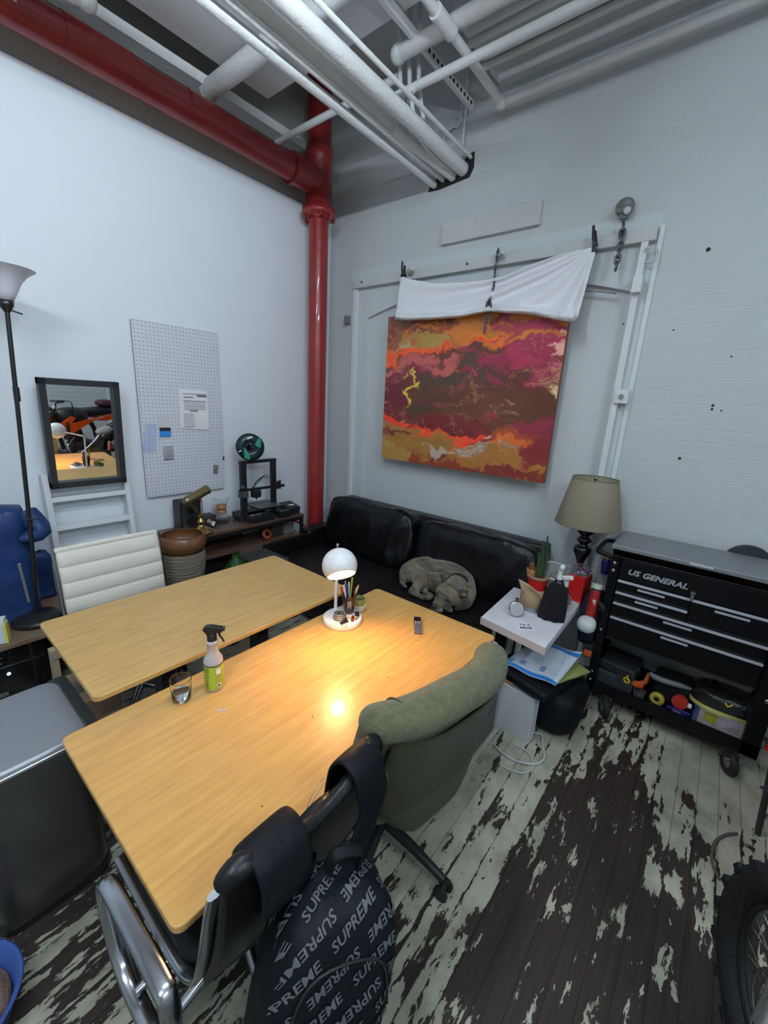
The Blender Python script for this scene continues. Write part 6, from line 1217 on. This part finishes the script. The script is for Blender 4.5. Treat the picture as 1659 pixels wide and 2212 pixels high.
# fork
stx=wx_; hd=bk_(.46,0,.93); 
for s in (-1,1):
    lo=FWc+wn*.095*s; hi=hd+wn*.105*s+Vector((0,0,.06))
    wpart('fork_leg',G().cyl(lo,lo.lerp(hi,.48),.028,n=16).cyl(lo.lerp(hi,.45),hi,.024,n=16),m_fork,t); wpart('fork_guard',G().box(lo.lerp(hi,.22)-wx_*.03,(.022,.05,.20),.008,Matrix((wn,wx_,Vector((0,0,1)))).transposed()@Matrix.Rotation(R(24),3,'X'),3),m_org,t)
wpart('triple_clamp',G().box(hd,(.26,.07,.03),.006,Matrix((wn,wx_,Vector((0,0,1)))).transposed()).box(hd-Vector((0,0,.16))-wx_*.06,(.26,.08,.035),.006,Matrix((wn,wx_,Vector((0,0,1)))).transposed()),m_blackm,t)
hb=hd+Vector((0,0,.10)); wpart('handlebar',G().tube([hb+wn*.35+wx_*.05,hb+wn*.24+Vector((0,0,.01)),hb+wn*.10-Vector((0,0,.06)),hb-wn*.10-Vector((0,0,.06)),hb-wn*.24+Vector((0,0,.01)),hb-wn*.35+wx_*.05],.011,10,sub=5),m_blackm,t)
for s in (-1,1):
    wpart('grip',G().cyl(hb+wn*s*.25+wx_*.012,hb+wn*s*.355+wx_*.052,.018,n=14),m_rubber,t); wpart('hand_guard',G().tube([hb+wn*s*.36+wx_*.04,hb+wn*s*.32-wx_*.06,hb+wn*s*.22-wx_*.05],[.010,.024,.010],10,sub=5,flat=(1.3,.4)),m_black,t); wpart('lever',G().cyl(hb+wn*s*.22-wx_*.02,hb+wn*s*.37-wx_*.04,.006,n=8),m_alu,t)
wpart('headlight_mask',G().ell(hd-wx_*.10+Vector((0,0,.02)),(.07,.11,.13),Matrix((wx_,wn,Vector((0,0,1)))).transposed()),m_bw,t)
wpart('front_fender',G().grid(lambda u,v:FWc+Vector((0,0,.44))+wx_*(-.30+.62*u)+wn*(.06*(v*2-1))*(1-.5*abs(u-.5))+Vector((0,0,.10*math.sin(u*PI)-.02*(v*2-1)**2)),20,8),m_black,t); 
wpart('cable',G().tube([hb+wn*.2,hb+wn*.1-wx_*.18,hd-wx_*.15-Vector((0,0,.2)),FWc+wn*.11+Vector((0,0,.1))],.006,8,sub=6).tube([hb-wn*.2,hb+wx_*.2+Vector((0,0,.05)),bk_(.62,.1,.85)],.006,8,sub=6),m_black,t)
wpart('frame',G().tube([hd,bk_(.62,0,.86),bk_(.95,0,.75),bk_(1.02,0,.40)],.03,12,sub=4).tube([hd-Vector((0,0,.05)),bk_(.52,0,.55),bk_(.62,0,.25),bk_(1.0,0,.25)],.026,12,sub=4),m_eng,t)
wpart('fuel_tank',G().ell(bk_(.68,0,.88),(.21,.13,.11),Matrix((ux,uy,Vector((0,0,1)))).transposed(),28,.8),m_black,t)
B3=Matrix((ux,uy,Vector((0,0,1)))).transposed()
for s in (-1,1):
    T=frame(bk_(0,.135*s-.006,0),ux,(0,0,1)); wpart('shroud',G().prism([(.44,.80),(.60,.90),(.66,.87),(.60,.80),(.80,.84),(1.0,.86),(.80,.77),(.60,.66),(.54,.62),(.50,.66)],.012,T,.004),m_org,t); wpart('radiator',G().box(bk_(.54,.10*s,.70),(.03,.10,.24),.006,B3),m_dark,t)
    T=frame(bk_(0,.11*s-.006,0),ux,(0,0,1)); wpart('side_panel',G().prism([(.95,.82),(1.10,.88),(1.45,.93),(1.30,.84),(1.10,.80)],.012,T,.004),m_org if s<0 else m_org,t)
wpart('seat',G().ell(bk_(1.08,0,.93),(.40,.105,.055),B3@Matrix.Rotation(R(-3),3,'Y'),32,.6),m_black,t)
wpart('rear_fender',G().grid(lambda u,v:bk_(1.28+.42*u,.09*(v*2-1)*(1-.3*u),.90+.05*u-.015*(v*2-1)**2),16,8),m_black,t)
wpart('white_pack',G().ell(bk_(1.02,.15,.68),(.13,.05,.06),B3@Matrix.Rotation(R(-10),3,'Y')),m_bw,t)
wpart('engine_block',G().box(bk_(.80,0,.40),(.30,.22,.26),.03,B3,3).box(bk_(.72,0,.58),(.14,.15,.22),.02,B3@Matrix.Rotation(R(-12),3,'Y'),3),m_eng,t)
wpart('engine_cover',G().cyl(bk_(.86,.10,.38),bk_(.86,.145,.38),.085,.075,n=32).cyl(bk_(.70,.10,.36),bk_(.70,.14,.36),.065,.055,n=32),m_tan,t,'bronze engine cover')
wpart('skid_plate',G().prism([(.50,.42),(.60,.20),(1.0,.18),(1.0,.22),(.64,.24),(.54,.44)],.24,frame(bk_(0,.12,0),ux,(0,0,1)),.003),m_bg,t)
wpart('exhaust',G().tube([bk_(.66,.05,.60),bk_(.54,.09,.48),bk_(.60,.14,.35),bk_(.85,.15,.52),bk_(1.05,.14,.70),bk_(1.3,.15,.78),bk_(1.5,.15,.82)],[.022,.026,.026,.024,.03,.05,.045],14,sub=5),m_alu,t)
wpart('swingarm',G().box(bk_(1.14,.09,.36),(.46,.03,.06),.008,B3).box(bk_(1.14,-.09,.36),(.46,.03,.06),.008,B3),m_alu,t)
wpart('foot_peg',G().box(bk_(.93,.21,.37),(.06,.11,.03),.006,B3),m_steel,t); wpart('brake_pedal',G().tube([bk_(.95,.14,.33),bk_(.80,.17,.32),bk_(.70,.19,.34)],.008,8,sub=3),m_alu,t)
wpart('frame_guard',G().box(bk_(.95,.13,.50),(.14,.02,.20),.01,B3@Matrix.Rotation(R(15),3,'Y'),3),m_bg,t)
wpart('kickstand',G().tube([bk_(.95,-.12,.30),bk_(.97,-.28,.02),bk_(.98,-.33,.01)],.012,8),m_alu,t)
# bag on seat seen in the mirror
solo('plum_helmet_bag',G().ell(bk_(1.16,.0,1.035),(.12,.09,.05),B3,28,.8),M('plum_cloth',(.06,.015,.03),.6,bump=.6,bs=15),'plum coloured bundle lying on the dirt bike seat','bundle')
# red/white item and tan shoes near the right edge: gear lying between cart and bike
p=pxx(1656,1590,2.2); t=thing('red_white_bottle','red and white bottle end poking in at the right edge','bottle',p); wpart('white_half',G().cyl(p+Vector((0,-.05,-.06)),p+Vector((0.01,-.06,.06)),.022,n=20),m_bw,t); wpart('red_half',G().cyl(p+Vector((0,-.022,-.06)),p+Vector((0.01,-.032,.06)),.014,n=20),m_red,t); wpart('holder',G().cyl((p.x,p.y-.04,p.z-.06),(p.x+.03,p.y-.08,0),.012,n=10),m_dark,t)
# ground cable near the bike
solo('floor_cable',G().tube([pz(1592,1800,.008),pz(1568,1803,.008),pz(1548,1815,.008),pz(1539,1835,.008),pz(1538,1858,.008),pz(1546,1885,.008),pz(1556,1900,.008)],.006,8,sub=5),M('brown_cable',(.10,.09,.08),.7),'brown grey cable arching on the floor by the dirt bike wheel','cable')
# ================= LIGHTS =================
def tube_light(lab,c,l,es):
    t=thing('ceiling_light',lab,'ceiling light',(c[0],c[1],c[2]))
    part('housing',G().box((0,0,.06),(l+.06,.13,.05),.006),m_whitep,t)  # unseen housing, made wide to keep light off the ceiling and upper walls
    part('tube',G().cyl((-l/2,0,0),(l/2,0,0),.019,n=12),M('fluorescent',(1,1,1),.5,emi=(.77,.89,1),es=es),t)
    part('lamp_holder',G().box((-l/2-.01,0,.015),(.02,.05,.07),.004),m_whitep,t); part('lamp_holder',G().box((l/2+.01,0,.015),(.02,.05,.07),.004),m_whitep,t)
    part('hanger',G().cyl((-l/2+.1,0,.08),(-l/2+.1,0,3.8-c[2]),.004,n=6),m_ceilw,t); part('hanger',G().cyl((l/2-.1,0,.08),(l/2-.1,0,3.8-c[2]),.004,n=6),m_ceilw,t)
for a in LIGHTS: tube_light(*a)
# the bulb of the globe lamp
ld=bpy.data.lights.new('bulb','SPOT'); ld.energy=SPOTW; ld.color=(1,.50,.20); ld.spot_size=R(165); ld.spot_blend=.5; ld.shadow_soft_size=.03
o=bpy.data.objects.new('globe_lamp_bulb',ld); COL.objects.link(o); o.location=gcn+nrm*.060; o.rotation_euler=nrm.to_track_quat('-Z','Y').to_euler()
w=bpy.data.worlds.new('w'); bpy.context.scene.world=w; w.use_nodes=True; w.node_tree.nodes['Background'].inputs[0].default_value=(.6,.7,.85,1); w.node_tree.nodes['Background'].inputs[1].default_value=.1
# ================= CAMERA =================
cd=bpy.data.cameras.new('camera'); co=bpy.data.objects.new('camera',cd); COL.objects.link(co)
cd.sensor_fit='VERTICAL'; cd.sensor_height=36; cd.sensor_width=27; cd.lens=CF/2212*36; cd.clip_start=.02
rx,ry,rz_=CR[0],-CR[1],-CR[2]
m=Matrix(((rx[0],ry[0],rz_[0],0),(rx[1],ry[1],rz_[1],0),(rx[2],ry[2],rz_[2],CH),(0,0,0,1))); co.matrix_world=m
sc=bpy.context.scene; sc.camera=co
sc.view_settings.view_transform='Standard'; sc.view_settings.look='None'; sc.view_settings.gamma=1; sc.view_settings.use_curve_mapping=False; sc.view_settings.exposure=EXPO
